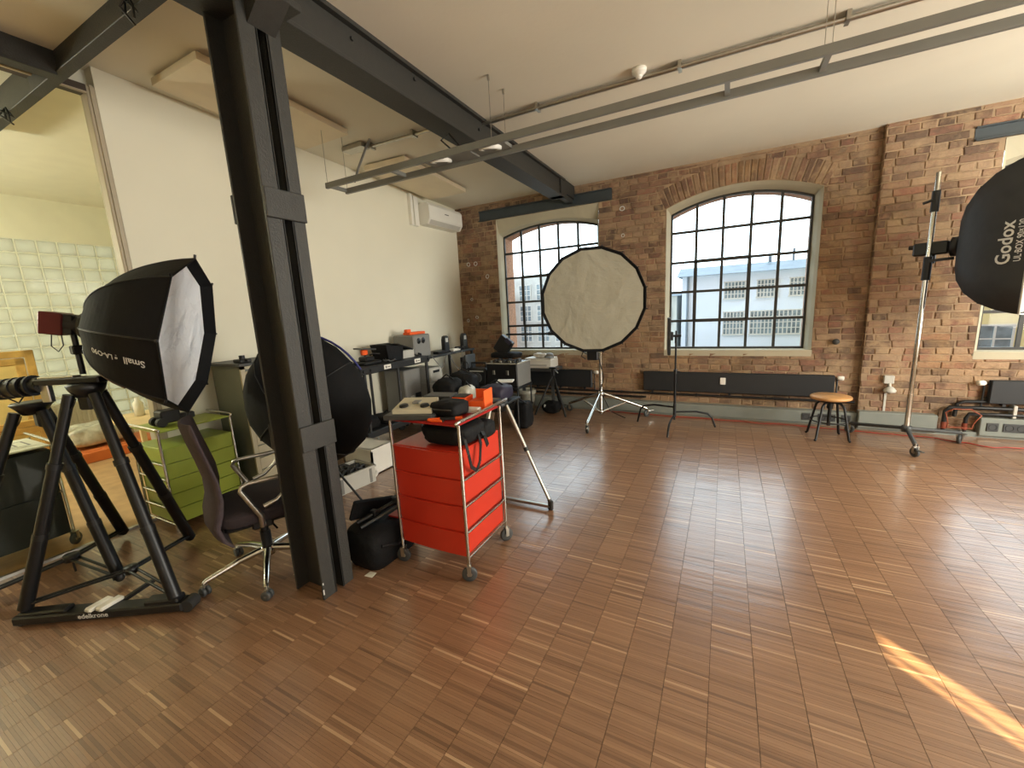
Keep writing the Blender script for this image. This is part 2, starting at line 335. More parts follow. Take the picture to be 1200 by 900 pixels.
# ---- floor: slab plus individual oak strips (too small to pick apart singly: one mesh)
fl = obj('floor', MB().box(-8.2, 5.0, -2.7, 6.4, -0.2, -0.008), pm('floor_screed', C(52, 34, 22), 0.8), kind='structure')
def parquet():
    PX, W = 0.166, 0.0112; V = []; TI = []; 
    cols = range(int(-4.1/PX)-1, int(4.7/PX)+1); out_v = []; out_t = []
    for k in cols:
        x0 = k*PX+0.0009; x1 = (k+1)*PX-0.0009; y = -2.6-rng.random()*W; n = int(8.6/W)
        ys = y+np.arange(n)*W
        t = np.clip(rng.normal(0.40, 0.085, n), 0.02, 0.98)
        # neighbouring strips come from one board: runs of similar tone
        run = np.repeat(rng.normal(0, 0.03, n//4+1), 4)[:n]; t = t+run
        u = rng.random(n); t = np.where(u < 0.06, rng.uniform(0.62, 0.95, n), t); t = np.where(u > 0.94, rng.uniform(0.05, 0.22, n), t)
        h = rng.normal(0, 0.00025, n); tx = rng.normal(0, 0.0022, n)*PX/2; ty = rng.normal(0, 0.012, n)*W/2
        a = ys+0.0002; b = ys+W-0.0002; z = np.zeros(n)
        xs0 = np.full(n, x0); xs1 = np.full(n, x1)
        q = np.stack([np.stack([xs0, a, h-tx-ty], 1), np.stack([xs1, a, h+tx-ty], 1), np.stack([xs1, b, h+tx+ty], 1), np.stack([xs0, b, h-tx+ty], 1),
                      np.stack([xs0, a, z-.008], 1), np.stack([xs1, a, z-.008], 1), np.stack([xs1, b, z-.008], 1), np.stack([xs0, b, z-.008], 1)], 1)
        out_v.append(q.reshape(-1, 3)); out_t.append(np.clip(t, 0, 1))
    v = np.concatenate(out_v); t = np.concatenate(out_t); n = len(t)
    base = np.array([[0, 1, 2, 3], [0, 4, 5, 1], [1, 5, 6, 2], [2, 6, 7, 3], [3, 7, 4, 0]])
    f = (base[None]+(np.arange(n)*8)[:, None, None]).reshape(-1, 4)
    me = bpy.data.meshes.new('parquet_strip'); me.vertices.add(len(v)); me.vertices.foreach_set('co', v.astype(np.float32).ravel())
    me.loops.add(f.size); me.loops.foreach_set('vertex_index', f.astype(np.int32).ravel())
    me.polygons.add(len(f)); me.polygons.foreach_set('loop_start', np.arange(0, f.size, 4, dtype=np.int32))
    me.update(calc_edges=True); me.polygons.foreach_set('use_smooth', np.zeros(len(f), dtype=bool))
    at = me.attributes.new('tint', 'FLOAT', 'FACE'); at.data.foreach_set('value', np.repeat(t, 5).astype(np.float32)); me.materials.append(M_strip)
    return me
obj('parquet_strip', parquet(), None, fl, kind='stuff')
M_nfloor = pm('adjoining_floor_wood', C(186, 152, 110), 0.5, var=0.16, scale=7)
obj('adjoining_floor', MB().box(-8.1, WX-0.1, -2.6, 4.5, -0.008, 0.0), M_nfloor, fl)

# ---- ceiling: flat bay right of the beam, slightly rising bay left of it
ceil = obj('ceiling', MB().box(-2.05, 5.0, -2.7, 6.5, CZ, CZ+0.4), M_ceil, kind='structure')
m = MB(); y0, y1 = -2.7, 6.5
m._add([(WX-0.1, y0, cz_left(y0)), (-2.05, y0, cz_left(y0)), (-2.05, y1, cz_left(y1)), (WX-0.1, y1, cz_left(y1)), (WX-0.1, y0, 3.75), (-2.05, y0, 3.75), (-2.05, y1, 3.75), (WX-0.1, y1, 3.75)],
       [(0, 1, 2, 3), (7, 6, 5, 4), (0, 4, 5, 1), (1, 5, 6, 2), (2, 6, 7, 3), (3, 7, 4, 0)])
obj('ceiling_bay', m, M_ceil, ceil); obj('ceiling_bay', MB().box(WX-0.1, -2.05, -2.7, 1.245, 3.215, 3.36), M_ceil, ceil)
obj('adjoining_ceiling', MB().box(-8.3, WX-0.1, -2.7, 4.6, 3.28, 3.6), pm('adjoining_ceiling_paint', C(232, 230, 212), 0.9, var=0.03), ceil)

# ---- walls
wl_left = obj('wall_left', MB().box(WX-0.12, WX, 1.545, 6.45, 0, 3.75), M_plaster, kind='structure')
M_unseen = pm('plaster_unseen', C(214, 198, 164), 0.9, var=0.04)
# right wall with one narrow tall opening that lets the low sun in
SL0, SL1 = -2.29, -1.83
wr = MB(); wr.box(4.7, 5.0, -2.7, SL0, 0, 3.6); wr.box(4.7, 5.0, SL1, 6.5, 0, 3.6); wr.box(4.7, 5.0, SL0, SL1, 3.10, 3.6); wr.box(4.7, 5.0, SL0, SL1, 0, 0.4); wr.box(4.69, 4.71, -1.938, -1.926, 0.4, 3.10)
obj('wall_right', wr, M_unseen, kind='structure')
obj('wall_front', MB().box(-8.3, 5.0, -2.9, -2.6, 0, 3.7), M_unseen, kind='structure')
nw = MB(); nw.box(-8.3, WX-0.12, 4.5, 4.7, 0, 3.6); nw.box(-8.06, -8.0, -2.7, 4.6, 2.755, 3.3); nw.box(-8.06, -8.0, 3.5, 4.6, 0, 2.76); nw.box(-8.06, -8.0, -2.7, -0.2, 0, 2.76); nw.box(-8.06, -8.0, -0.2, 3.5, 0, 0.16)
obj('wall_adjoining', nw, pm('adjoining_plaster', C(232, 230, 210), 0.85, var=0.03), kind='structure')

# ---- glass block wall of the adjoining room (every block its own piece)
RH, RW = 0.1725, 0.19
jm = MB()
NR, NC = 15, 19; GY0, GZ0 = -0.2+0.045, 0.165
for r in range(NR+1): jm.box(-8.055, -8.005, -0.2, 3.5, GZ0+r*RH-0.006, GZ0+r*RH+0.006)
for c in range(NC+1): jm.box(-8.054, -8.006, GY0+c*RW-0.006, GY0+c*RW+0.006, GZ0, GZ0+NR*RH)
gw = obj('wall_glass_block', jm, M_joint, kind='structure')
bme = MB().box(-0.03, 0.03, -RW/2+0.006, RW/2-0.006, -RH/2+0.006, RH/2-0.006, 0.012).mesh('glass_block'); bme.materials.append(M_block)
for r in range(NR):
    for c in range(NC):
        o = obj('glass_block', bme, None, gw); o.location = (-8.03, GY0+(c+0.5)*RW, GZ0+(r+0.5)*RH)

# ---- bricks
def brick_mesh(L, Hh=0.067, jit=0.006, mb=None, pos=None, proud=None, depth=0.05):
    """irregular brick: front ring inset and uneven, no back face; local x along wall, y into wall, z up"""
    m = mb or MB(); pr = random.uniform(0.003, 0.012) if proud is None else proud
    j = lambda a=jit: random.uniform(-a, a); x0, x1, z0, z1 = -L/2, L/2, -Hh/2, Hh/2; b = 0.006
    back = [(x0, depth, z0), (x1, depth, z0), (x1, depth, z1), (x0, depth, z1)]
    mid = [(x0+j(), 0.003-pr+b*0.6, z0+j(.003)), (x1+j(), 0.003-pr+b*0.6, z0+j(.003)), (x1+j(), 0.003-pr+b*0.6, z1+j(.003)), (x0+j(), 0.003-pr+b*0.6, z1+j(.003))]
    fr = [(mid[0][0]+b, -pr+j(.0015), mid[0][2]+b), (mid[1][0]-b, -pr+j(.0015), mid[1][2]+b), (mid[2][0]-b, -pr+j(.0015), mid[2][2]-b), (mid[3][0]+b, -pr+j(.0015), mid[3][2]-b)]
    vs = back+mid+fr
    if pos is not None: vs = [pos @ Vector(p) for p in vs]
    fs = [(8, 9, 10, 11)]
    for k in range(4): n = (k+1) % 4; fs += [(k, n, 4+n, 4+k), (4+k, 4+n, 8+n, 8+k)]
    n0 = len(m.f); m._add(vs, fs); return m
def set_tint(me, vals):
    at = me.attributes.new('tint', 'FLOAT', 'FACE'); at.data.foreach_set('value', vals)
CH = 0.075
def lay_courses(x0, x1, z0, z1, holes, skip):
    """list of (xc, zc, L); holes: f(z)->list of (a,b) blocked intervals"""
    out = []; k = 0; z = z0
    while z+0.03 < z1:
        hh = min(0.065, z1-z-0.005); zc = z+hh/2; x = x0-random.uniform(0, 0.2); blocked = holes(zc)
        head = (k % 3 == 2)
        while x < x1:
            L = (0.115 if (head or random.random() < 0.18) else 0.24)*random.uniform(0.96, 1.04); segs = [(max(x, x0+0.002), min(x+L, x1-0.002))]
            for a, b in blocked:
                ns = []
                for s0, s1 in segs:
                    if b <= s0 or a >= s1: ns.append((s0, s1))
                    else:
                        if s0 < a: ns.append((s0, a-0.004))
                        if s1 > b: ns.append((b+0.004, s1))
                segs = ns
            for s0, s1 in segs:
                if s1-s0 > 0.035: out.append(((s0+s1)/2, zc+random.uniform(-.002, .002), s1-s0, hh))
            x += L+0.010
        z += CH; k += 1
    return out
BRV = {}
def brick_variants(L):
    key = round(L, 2)
    if key not in BRV:
        BRV[key] = []
        for i in range(4):
            me = brick_mesh(L).mesh('brick'); set_tint(me, [random.random()]*len(me.polygons)); me.materials.append(M_brick); BRV[key].append(me)
    return random.choice(BRV[key])
def build_bricks(lst, plane_y, parent, cap, key):
    lst = sorted(lst, key=key); rest = MB(); tints = []; n = 0
    for xc, zc, L, hh in lst:
        if n < cap and hh > 0.06 and abs(L-0.24) < 0.012:
            o = obj('brick', brick_variants(0.24), None, parent); o.location = (xc, plane_y, zc); o.rotation_euler = (0, random.uniform(-.008, .008), random.uniform(-.008, .008)); n += 1
        else:
            c0 = len(rest.f); brick_mesh(L, hh, mb=rest, pos=Matrix.Translation((xc, plane_y, zc))); tints += [random.random()]*(len(rest.f)-c0)
    return rest, tints

# window outlines: list of (x, z) from left sill up, over the arch, down to the right sill
def outline(xa, xb, z0, zs, zc, n=16, flat=False):
    cx, h, rise = (xa+xb)/2, (xb-xa)/2, zc-zs; pts = [(xa, z0), (xa, zs)]
    if flat or rise < 1e-3:
        for i in range(1, n): pts.append((xa+(xb-xa)*i/n, zc))
        pts[1] = (xa, zc); pts.append((xb, zc)); pts.append((xb, z0)); return pts
    R = (h*h+rise*rise)/(2*rise); oz = zc-R; a0 = math.asin(h/R)
    for i in range(1, n): a = -a0+2*a0*i/n; pts.append((cx+R*math.sin(a), oz+R*math.cos(a)))
    pts += [(xb, zs), (xb, z0)]; return pts
WIN = {1: dict(o=(-3.26, -1.62, 0.84, 2.95, 2.95), g=(-3.225, -1.665, 0.89, 2.69, 2.82), y=BY, flat=True),
       2: dict(o=(-0.72, 0.935, 0.84, 2.73, 2.90), g=(-0.675, 0.872, 0.89, 2.67, 2.83), y=BY, flat=False),
       3: dict(o=(2.29, 3.93, 0.83, 2.90, 2.90), g=(2.36, 3.88, 0.88, 2.66, 2.80), y=PY, flat=True)}
# wall bodies (mortar) with the openings
def wall_body(mb, xs0, xs1, yf, yb, wins):
    x = xs0
    for w in wins:
        a, b, z0, zs, zc = w['o']; mb.box(x, a, yf, yb, 0, 3.7); mb.box(a, b, yf, yb, 0, z0)
        if w['flat']: mb.box(a, b, yf, yb, zc, 3.7)
        else:
            ol = outline(a, b, z0, zs, zc)[1:-1]
            for (p, q) in zip(ol[:-1], ol[1:]): mb.prism([(p[0], p[1]), (q[0], q[1]), (q[0], 3.7), (p[0], 3.7)], 'y', yf, yb)
        x = b
    mb.box(x, xs1, yf, yb, 0, 3.7)
mw = MB(); wall_body(mw, -4.2, 1.41, BY, 6.42, [WIN[1], WIN[2]]); wall_back = obj('wall_back', mw, M_mortar, kind='structure')
mw = MB(); wall_body(mw, 1.41, 5.0, PY, 6.42, [WIN[3]]); wall_pier = obj('wall_back_right', mw, M_mortar, kind='structure')
# window 2 has a soldier-course arch
a, b, z0, zs, zc = WIN[2]['o']; cx2, h2, rise2 = (a+b)/2, (b-a)/2, zc-zs; R2 = (h2*h2+rise2*rise2)/(2*rise2); oz2 = zc-R2; AR = 0.25
lint1 = (-3.56, -1.43, 2.955, 3.11)
def holes_back(z):
    o = []
    w = WIN[1]['o']
    if w[2]-0.01 < z < w[4]: o.append((w[0], w[1]))
    if lint1[2] < z < lint1[3]: o.append((lint1[0], lint1[1]))
    w = WIN[2]['o']
    if w[2]-0.01 < z <= zs-0.02: o.append((w[0], w[1]))
    elif z > zs-0.02 and z < oz2+R2+AR:
        hw = math.sqrt(max(0, (R2+AR)**2-(z-oz2)**2)); ang = math.atan2(h2+0.02, zs-oz2); lim = h2+0.02+max(0, (z-zs))*math.tan(ang)
        o.append((cx2-min(hw, lim)-0.005, cx2+min(hw, lim)+0.005))
    return sorted(o)
lb = lay_courses(WX+0.002, 1.405, 0.03, CZ, holes_back, None)
rest, tints = build_bricks(lb, BY, wall_back, 285, lambda q: abs(q[0]-0.2)*0.9+abs(q[1]-2.0)*0.3+(3 if q[1] < 0.6 else 0))
# arch bricks, wedge by wedge
na = 27; angA = math.asin((h2+0.02)/R2)
for i in range(na):
    aa = -angA+2*angA*(i+0.5)/na; wdt = 2*angA*R2/na-0.008
    pos = Matrix.Translation((cx2+(R2+AR/2)*math.sin(aa), BY, oz2+(R2+AR/2)*math.cos(aa))) @ Matrix.Rotation(aa, 4, 'Y') @ Matrix.Rotation(PI/2, 4, 'Y')
    bm_ = brick_mesh(AR-0.01, wdt); me = bm_.mesh('arch_brick'); set_tint(me, [random.random()*0.35]*len(me.polygons)); me.materials.append(M_brick)
    o = obj('arch_brick', me, None, wall_back); o.matrix_local = pos
me = rest.mesh('brick_field'); set_tint(me, tints); obj('brick_field', me, M_brick, wall_back, kind='stuff')
lint3 = (2.07, 4.2, 2.905, 3.035)
def holes_pier(z):
    o = []; w = WIN[3]['o']
    if w[2]-0.01 < z < w[4]: o.append((w[0], w[1]))
    if lint3[2] < z < lint3[3]: o.append((lint3[0], lint3[1]))
    return o
lp = lay_courses(1.412, 3.95, 0.03, CZ, holes_pier, None)
rest, tints = build_bricks(lp, PY, wall_pier, 200, lambda q: abs(q[0]-1.9))
# returns of the pier towards the recessed wall
z = 0.03; k = 0
while z < CZ-0.05:
    c0 = len(rest.f); brick_mesh(0.078, 0.065, mb=rest, pos=Matrix.Translation((1.41, (BY+PY)/2, z+0.0325)) @ Matrix.Rotation(-PI/2, 4, 'Z'), proud=0.004, depth=0.03); tints += [random.random()]*(len(rest.f)-c0); z += CH
me = rest.mesh('brick_field'); set_tint(me, tints); obj('brick_field', me, M_brick, wall_pier, kind='stuff')

# white paint rings and mortar spots left on the bricks
ring = MB().torus((0, 0, 0), 0.028, 0.006, (0, 1, 0), 14, 6).mesh('paint_ring'); ring.materials.append(M_print)
for px, pz in ((-1.29, 2.82), (-1.28, 2.47), (-1.27, 2.12), (-3.82, 2.32), (-3.68, 2.32), (-3.8, 1.75), (-3.72, 1.45), (-3.47, 2.1), (-3.9, 1.4)):
    o = obj('paint_ring', ring, None, wall_back); o.location = (px, BY-0.012, pz); o.rotation_euler = (0, random.uniform(0, 3), 0); o.scale = (random.uniform(.7, 1.1), 1, random.uniform(.7, 1.2))
rag = MB(); x = -4.0
while x < 1.35:
    L = random.uniform(0.15, 0.6); rag.box(x, min(x+L, 1.4), BY-0.012, BY+0.01, CZ-random.uniform(0.004, 0.03), CZ+0.02); x += L
obj('plaster_edge', rag, M_mortar, ceil)

# ---- windows
def build_window(i, xs, rows, sash):
    w = WIN[i]; root = thing('window_%d' % i, None, None, ((w['g'][0]+w['g'][1])/2, w['y'], 0), kind='structure'); lo = root.location
    gy = w['y']+0.17; oo = outline(*w['o'], flat=w['flat']); gg = outline(*w['g'])
    def loft(A, ya, B, yb):
        mm = off(lo); n = len(A); vs = [(p[0], ya, p[1]) for p in A]+[(p[0], yb, p[1]) for p in B]
        mm._add(vs, [(k, k+1, n+k+1, n+k) for k in range(n-1)]); return mm
    # plaster lining: a flat band in the wall plane set back a little, then the splay to the frame
    inner = [(p[0]+(q[0]-p[0])*0.55, p[1]+(q[1]-p[1])*0.8) for p, q in zip(oo, gg)] if w['flat'] else [(p[0]+(q[0]-p[0])*0.4, p[1]+(q[1]-p[1])*0.4) for p, q in zip(oo, gg)]
    lm = loft(oo, w['y']-0.004, inner, w['y']+0.05); l2 = loft(inner, w['y']+0.05, gg, gy+0.01)
    lm.v += l2.v; b = len(lm.v)-len(l2.v); lm.f += [[q+b for q in f] for f in l2.f]; lm.sm += l2.sm
    obj('window_surround', lm, M_reveal, root)
    obj('outer_reveal', loft(gg, gy+0.01, outline(w['g'][0]-0.02, w['g'][1]+0.02, w['g'][2], w['g'][3], w['g'][4]+0.02), 6.46), pm('outer_brick', C(150, 108, 82), 0.9, var=0.3, scale=30), root)
    obj('window_sill', off(lo).box(w['o'][0]-0.01, w['o'][1]+0.01, w['y']-0.012, gy+0.05, w['o'][2]-0.03, w['g'][2]+0.004, 0.006), M_reveal, root)
    # steel bars
    ga, gb, g0, gs, gc = w['g']; hh = (gb-ga)/2; gx = (ga+gb)/2; rise = gc-gs; R = (hh*hh+rise*rise)/(2*rise)
    top = lambda x: gc-R+math.sqrt(max(0, R*R-(x-gx)**2))
    M_bar = M_steel
    fr = off(lo); ol = gg
    for p, q in zip(ol[:-1], ol[1:]): fr.obox((p[0], gy, p[1]), (q[0], gy, q[1]), 0.035, 0.03, (0, 1, 0))
    fr.box(ga, gb, gy-0.018, gy+0.018, g0, g0+0.03); obj('window_frame', fr, M_bar, root)
    X = [ga]+[ga+(gb-ga)*t for t in xs]+[gb]; Zr = [g0]+rows
    for x in X[1:-1]: obj('muntin', off(lo).box(x-0.016, x+0.016, gy-0.012, gy+0.012, g0, top(x)), M_bar, root)
    for z in rows: obj('muntin', off(lo).box(ga, gb, gy-0.011, gy+0.011, z-0.016, z+0.016), M_bar, root)
    for c in range(len(X)-1):
        for r in range(len(Zr)):
            x0, x1, z0 = X[c], X[c+1], Zr[r]
            pts = [(x0, z0), (x1, z0)]+([(x1, Zr[r+1]), (x0, Zr[r+1])] if r+1 < len(Zr) else [(x1-(x1-x0)*t, top(x1-(x1-x0)*t)) for t in (0, .25, .5, .75, 1)])
            obj('pane', off(lo).prism(pts, 'y', gy-0.002, gy+0.002), M_pane, root)
    c0, c1, r0, r1 = sash; s = off(lo); x0, x1, z0, z1 = X[c0], X[c1], Zr[r0], Zr[r1]
    for (q0, q1) in (((x0, z0), (x1, z0)), ((x0, z1), (x1, z1)), ((x0, z0), (x0, z1)), ((x1, z0), (x1, z1))): s.obox((q0[0], gy-0.012, q0[1]), (q1[0], gy-0.012, q1[1]), 0.042, 0.03, (0, 1, 0))
    sa = obj('opening_sash', s, M_bar, root); obj('sash_latch', off(lo).box(x1-0.01, x1+0.05, gy-0.05, gy-0.026, (z0+z1)/2-0.012, (z0+z1)/2+0.012, 0.004), M_bar, sa)
    return root
ROWS = [1.275, 1.66, 2.05, 2.435]
w1 = build_window(1, (.2, .4, .6, .8), ROWS, (1, 3, 1, 3)); w2 = build_window(2, (.2, .4, .6, .8), ROWS, (1, 3, 1, 3)); w3 = build_window(3, (.2, .4, .6, .8), ROWS, (1, 3, 1, 3))
obj('opener_rod', off(w1.location).cyl((-3.27, BY+0.11, 1.14), (-2.35, BY+0.11, 1.14), 0.017).cb((-2.4, BY+0.10, 1.14), (0.16, 0.04, 0.05), 0.006), M_black, w1)

# ---- glass partition on the left
gp = thing('window_4', None, None, (WX, 0, 0), kind='structure')
obj('pane', MB().box(-0.075, -0.065, -2.55, 1.5, 0.02, 3.2), M_part, gp)
obj('frame_post', MB().box(-0.10, 0.0, 1.492, 1.548, 0, 3.245, 0.006).box(-0.05, 0.012, 1.512, 1.530, 0, 3.245), pm('frame_grey', C(176, 164, 140), 0.5, var=0.05), gp)
obj('top_rail', MB().box(-0.10, 0.0, -2.55, 1.5, 3.196, 3.245, 0.004), pm('rail_brown', C(70, 58, 48), 0.5), gp); obj('glazing_bead', MB().box(-0.02, 0.004, -2.55, 1.5, 3.188, 3.197), pm('frame_grey', (0, 0, 0, 1)), gp)
obj('floor_rail', MB().box(-0.085, -0.055, -2.55, 1.5, 0.0, 0.02), M_steelbr, gp)
# unseen blocks above and beside the room, added to keep sun off the facade
up_ = MB(); up_.box(-16, 5.05, 3.0, 6.42, 3.76, 30.0); up_.box(5.05, 60, 3.0, 6.42, -6.0, 30.0)
obj('wall_sun_blocker', up_, pm('outer_brick', (0, 0, 0, 1)), kind='structure')

# ============================================================ steelwork
# main beam (along the room), an I-section with a lowered wall end
L0 = (-2.06, 1.3, 2.99); t = thing('ceiling_beam', 'dark grey steel ceiling beam running from the column to the brick wall', 'beam', L0)
zb, zt, xl, xr = 2.985, CZ+0.02, -2.15, -1.95
m = off(L0).box(xl, xr, 1.12, 5.55, zb, zb+0.022, 0.003); m.box(xl, xr, 1.12, 5.55, 3.195, 3.235)
obj('flange', m, M_steel, t); obj('web', off(L0).box(-2.06, -1.985, 1.12, 5.94, zb+0.01, 3.23), M_steel, t)
m = off(L0); m.prism([(5.4, 2.985), (5.52, 2.985), (5.62, 3.05), (5.945, 3.05), (5.945, 3.23), (5.4, 3.23)], 'x', xl+0.02, xr-0.012); obj('wall_end', m, M_steel, t)
for yy, zz in ((2.0, 3.14), (3.4, 3.12), (2.55, 3.16)): obj('bolt', off(L0).cyl((-1.985, yy, zz), (-1.972, yy, zz), 0.012, n=8), M_steel, t)
# cross beam towards the glass partition
L0 = (-3.0, 1.25, 3.05); t = thing('ceiling_beam', 'dark grey steel cross beam reaching left from the column through the glass partition', 'beam', L0)
obj('flange', off(L0).box(-5.6, -1.7, 1.225, 1.29, 3.095, 3.112, 0.003), M_steel, t)
obj('web', off(L0).box(-5.6, -1.7, 1.236, 1.262, 3.1, 3.42), M_steel, t)
def wire_tangle(x, y):
    mm = off(L0)
    for k in range(4):
        a = k*1.7; mm.tube([(x+0.02*math.cos(a), y, 3.12), (x+0.05*math.cos(a), y-0.03*math.sin(a), 3.07), (x+0.06*math.cos(a+.8), y+0.04*math.sin(a), 3.02+0.02*k)], 0.006, 5)
    return mm
obj('wire_tie', wire_tangle(-2.62, 1.2), M_black, t); obj('wire_tie', wire_tangle(-4.55, 1.22), M_black, t)
# fascia above the partition
L0 = (-3.66, 0, 3.2); t = thing('ceiling_beam', 'dark steel beam along the ceiling before the glass partition at upper left', 'beam', L0)
obj('web', off(L0).box(-3.70, -3.635, -2.55, 1.236, 3.095, 3.216), M_steel, t); obj('flange', off(L0).box(-3.72, -3.625, -2.55, 1.23, 3.076, 3.094, 0.003), M_steel, t)
# built-up column: two channels back to back with battens
L0 = (-2.05, 1.38, 0); t = thing('steel_column', 'tall riveted dark grey steel column of two channels standing on the parquet', 'column', L0)
def channel(ytoe, yweb):
    m = off(L0); s = 1 if yweb > ytoe else -1
    m.box(-2.175, -1.93, yweb-0.009*s, yweb, 0.0, 3.09)
    m.box(-1.945, -1.93, ytoe, yweb, 0.0, 3.09, 0.003); m.box(-2.175, -2.16, ytoe, yweb, 0.0, 3.09, 0.003); return m
obj('channel', channel(1.285, 1.372), M_steel, t); obj('channel', channel(1.49, 1.415), M_steel, t)
for z in (0.935, 2.105):
    obj('batten_plate', off(L0).box(-1.93, -1.916, 1.283, 1.492, z-0.068, z+0.068, 0.003).box(-2.189, -2.175, 1.283, 1.492, z-0.068, z+0.068, 0.003), M_steel, t)
obj('head_plate', off(L0).box(-2.20, -1.80, 1.14, 1.52, 2.955, 2.985, 0.003).prism([(-1.93, 2.955), (-1.80, 2.955), (-1.93, 2.86)], 'y', 1.33, 1.46), M_steel, t)
obj('paint_chip', off(L0).cb((-1.929, 1.288, 0.05), (0.003, 0.006, 0.03)).cb((-1.929, 1.29, 0.10), (0.003, 0.005, 0.012)).cb((-2.05, 1.3625, 2.42), (0.008, 0.002, 0.018)), M_print, t)
# steel lintels
def lintel(label, x0, x1, z0, z1, y):
    L0 = ((x0+x1)/2, y, z0); t = thing('window_lintel', label, 'lintel', L0)
    obj('web', off(L0).box(x0, x1, y-0.005, y+0.10, z0+0.012, z1-0.012), M_steelblue, t)
    obj('flange', off(L0).box(x0, x1, y-0.045, y+0.10, z0, z0+0.014, 0.002).box(x0, x1, y-0.03, y+0.10, z1-0.014, z1, 0.002), M_steelblue, t)
lintel('blue grey steel lintel above the left window, meeting the ceiling beam', *lint1[:2], lint1[2], lint1[3], BY)
lintel('blue grey steel lintel above the right window behind the hooded softbox', *lint3[:2], lint3[2], lint3[3], PY)

# ============================================================ ceiling fittings
def ceil_panel(label, corners, th=0.05):
    # corners: four (x,y) of the underside; hangs below the rising bay
    cx = sum(c[0] for c in corners)/4; cy = sum(c[1] for c in corners)/4; L0 = (cx, cy, cz_left(cy)); t = thing('ceiling_panel', label, 'panel', L0, group='white panels hung under the ceiling')
    zb = lambda y: cz_left(y)-0.07-0.0
    m = off(L0); m._add([(x, y, zb(y)) for x, y in corners]+[(x, y, zb(y)+th) for x, y in corners], [(3, 2, 1, 0), (4, 5, 6, 7)]+[(k, (k+1) % 4, 4+(k+1) % 4, 4+k) for k in range(4)])
    obj('panel_board', m, pm('panel_white', C(226, 212, 182), 0.8, var=0.03), t)
    for x, y in corners:
        x = x+(cx-x)*0.08; y = y+(cy-y)*0.06; obj('hanger', off(L0).cyl((x, y, zb(y)+th-0.002), (x, y, cz_left(y)+0.004), 0.006, n=6), M_railend, t)
ceil_panel('white rectangular ceiling panel passing behind the steel column', [(-3.80, 1.80), (-3.19, 1.80), (-3.23, 3.08), (-3.87, 3.08)])
ceil_panel('white rectangular ceiling panel in front of the air conditioner', [(-3.78, 3.79), (-3.20, 3.82), (-3.25, 5.11), (-3.87, 5.11)])
# hanging light frame of two long rails
L0 = (-1.0, 3.07, 2.775); t = thing('light_rail', 'long grey double rail light frame hanging on wires below the ceiling', 'light rail', L0)
RZ = 2.775
def rail_y(y): return off(L0).box(-3.38, 3.6, y-0.014, y+0.014, RZ-0.02, RZ+0.03, 0.003)
obj('rail', rail_y(2.885), M_rail, t); obj('rail', rail_y(3.115), M_rail, t)
for x in (-3.38, -2.62, -0.05, 0.42, 2.3): obj('cross_bar', off(L0).box(x, x+0.028, 2.885, 3.115, RZ-0.005, RZ+0.025), M_rail, t)
obj('gear_tray', off(L0).box(-1.98, -1.81, 2.9, 3.10, RZ+0.0, RZ+0.045, 0.004), M_rail, t)
for x in (-2.13, -1.66):
    h = obj('spot_ring', off(L0).box(x-0.14, x+0.14, 2.9, 3.10, RZ+0.01, RZ+0.035), M_rail, t)
    T = off(L0); T.lathe([(0.066, 0.012), (0.07, 0.0), (0.088, 0.0), (0.092, 0.02), (0.086, 0.06), (0.0, 0.06)], 24, (x, 3.0, RZ-0.004), (0.12, -0.22, 1)); sp = obj('spot_lamp', T, M_white, t)
    obj('spot_lens', off(L0).lathe([(0.0, 0.02), (0.03, 0.018), (0.067, 0.012)], 24, (x, 3.0, RZ-0.004), (0.12, -0.22, 1)), M_lgrey, sp)
for x, y in ((-1.58, 2.885), (-1.58, 3.115), (0.44, 2.885), (0.44, 3.115), (-3.36, 2.885), (-3.36, 3.115)):
    zc_ = CZ if x > -2.05 else cz_left(y); obj('suspension_wire', off(L0).cyl((x, y, RZ+0.02), (x, y, zc_-0.0), 0.0025, n=5).cyl((x, y, zc_-0.035), (x, y, zc_+0.003), 0.009, n=8), M_steelbr, t)
obj('feed_cable', off(L0).tube([(-3.30, 3.40, 3.28), (-3.18, 3.30, 3.27), (-3.12, 3.2, 3.18), (-3.14, 3.08, 2.95), (-3.13, 3.0, 2.80)], 0.011, 7), M_mgrey, t)
obj('loop_cable', off(L0).tube([(-2.0, 3.0, 2.83), (-2.10, 2.98, 2.93), (-2.02, 2.98, 2.96), (-1.92, 2.98, 2.84)], 0.008, 6), M_black, t)
# conduit along the ceiling
L0 = (-1, 3.47, CZ-0.03); t = thing('ceiling_conduit', 'thin metal conduit pipe fixed along the ceiling above the light rail', 'conduit', L0)
obj('pipe', off(L0).cyl((-2.0, 3.47, CZ-0.03), (3.6, 3.55, CZ-0.03), 0.016, n=8).cyl((-2.0, 3.52, CZ-0.014), (3.6, 3.60, CZ-0.014), 0.012, n=8), M_steelbr, t)
obj('pipe', off(L0).cyl((-3.55, 3.44, cz_left(3.45)-0.03), (-2.1, 3.48, cz_left(3.45)-0.04), 0.016, n=8), M_steelbr, t)
for x in (-1.45, -0.35, 0.6, -2.75, -3.3):
    zz = CZ if x > -2.05 else cz_left(3.46)-0.005; obj('clip', off(L0).box(x-0.012, x+0.012, 3.45+0.0143*(x+2)-0.02, 3.45+0.0143*(x+2)+0.06, zz-0.052, zz+0.002), M_steelbr, t)
obj('coupling', off(L0).cyl((0.2, 3.501, CZ-0.03), (0.26, 3.502, CZ-0.03), 0.021, n=8), M_steelbr, t)
obj('junction_box', off(L0).box(-3.62, -3.34, 3.34, 3.46, cz_left(3.4)-0.05, cz_left(3.4)-0.005, 0.004), M_steelbr, t)
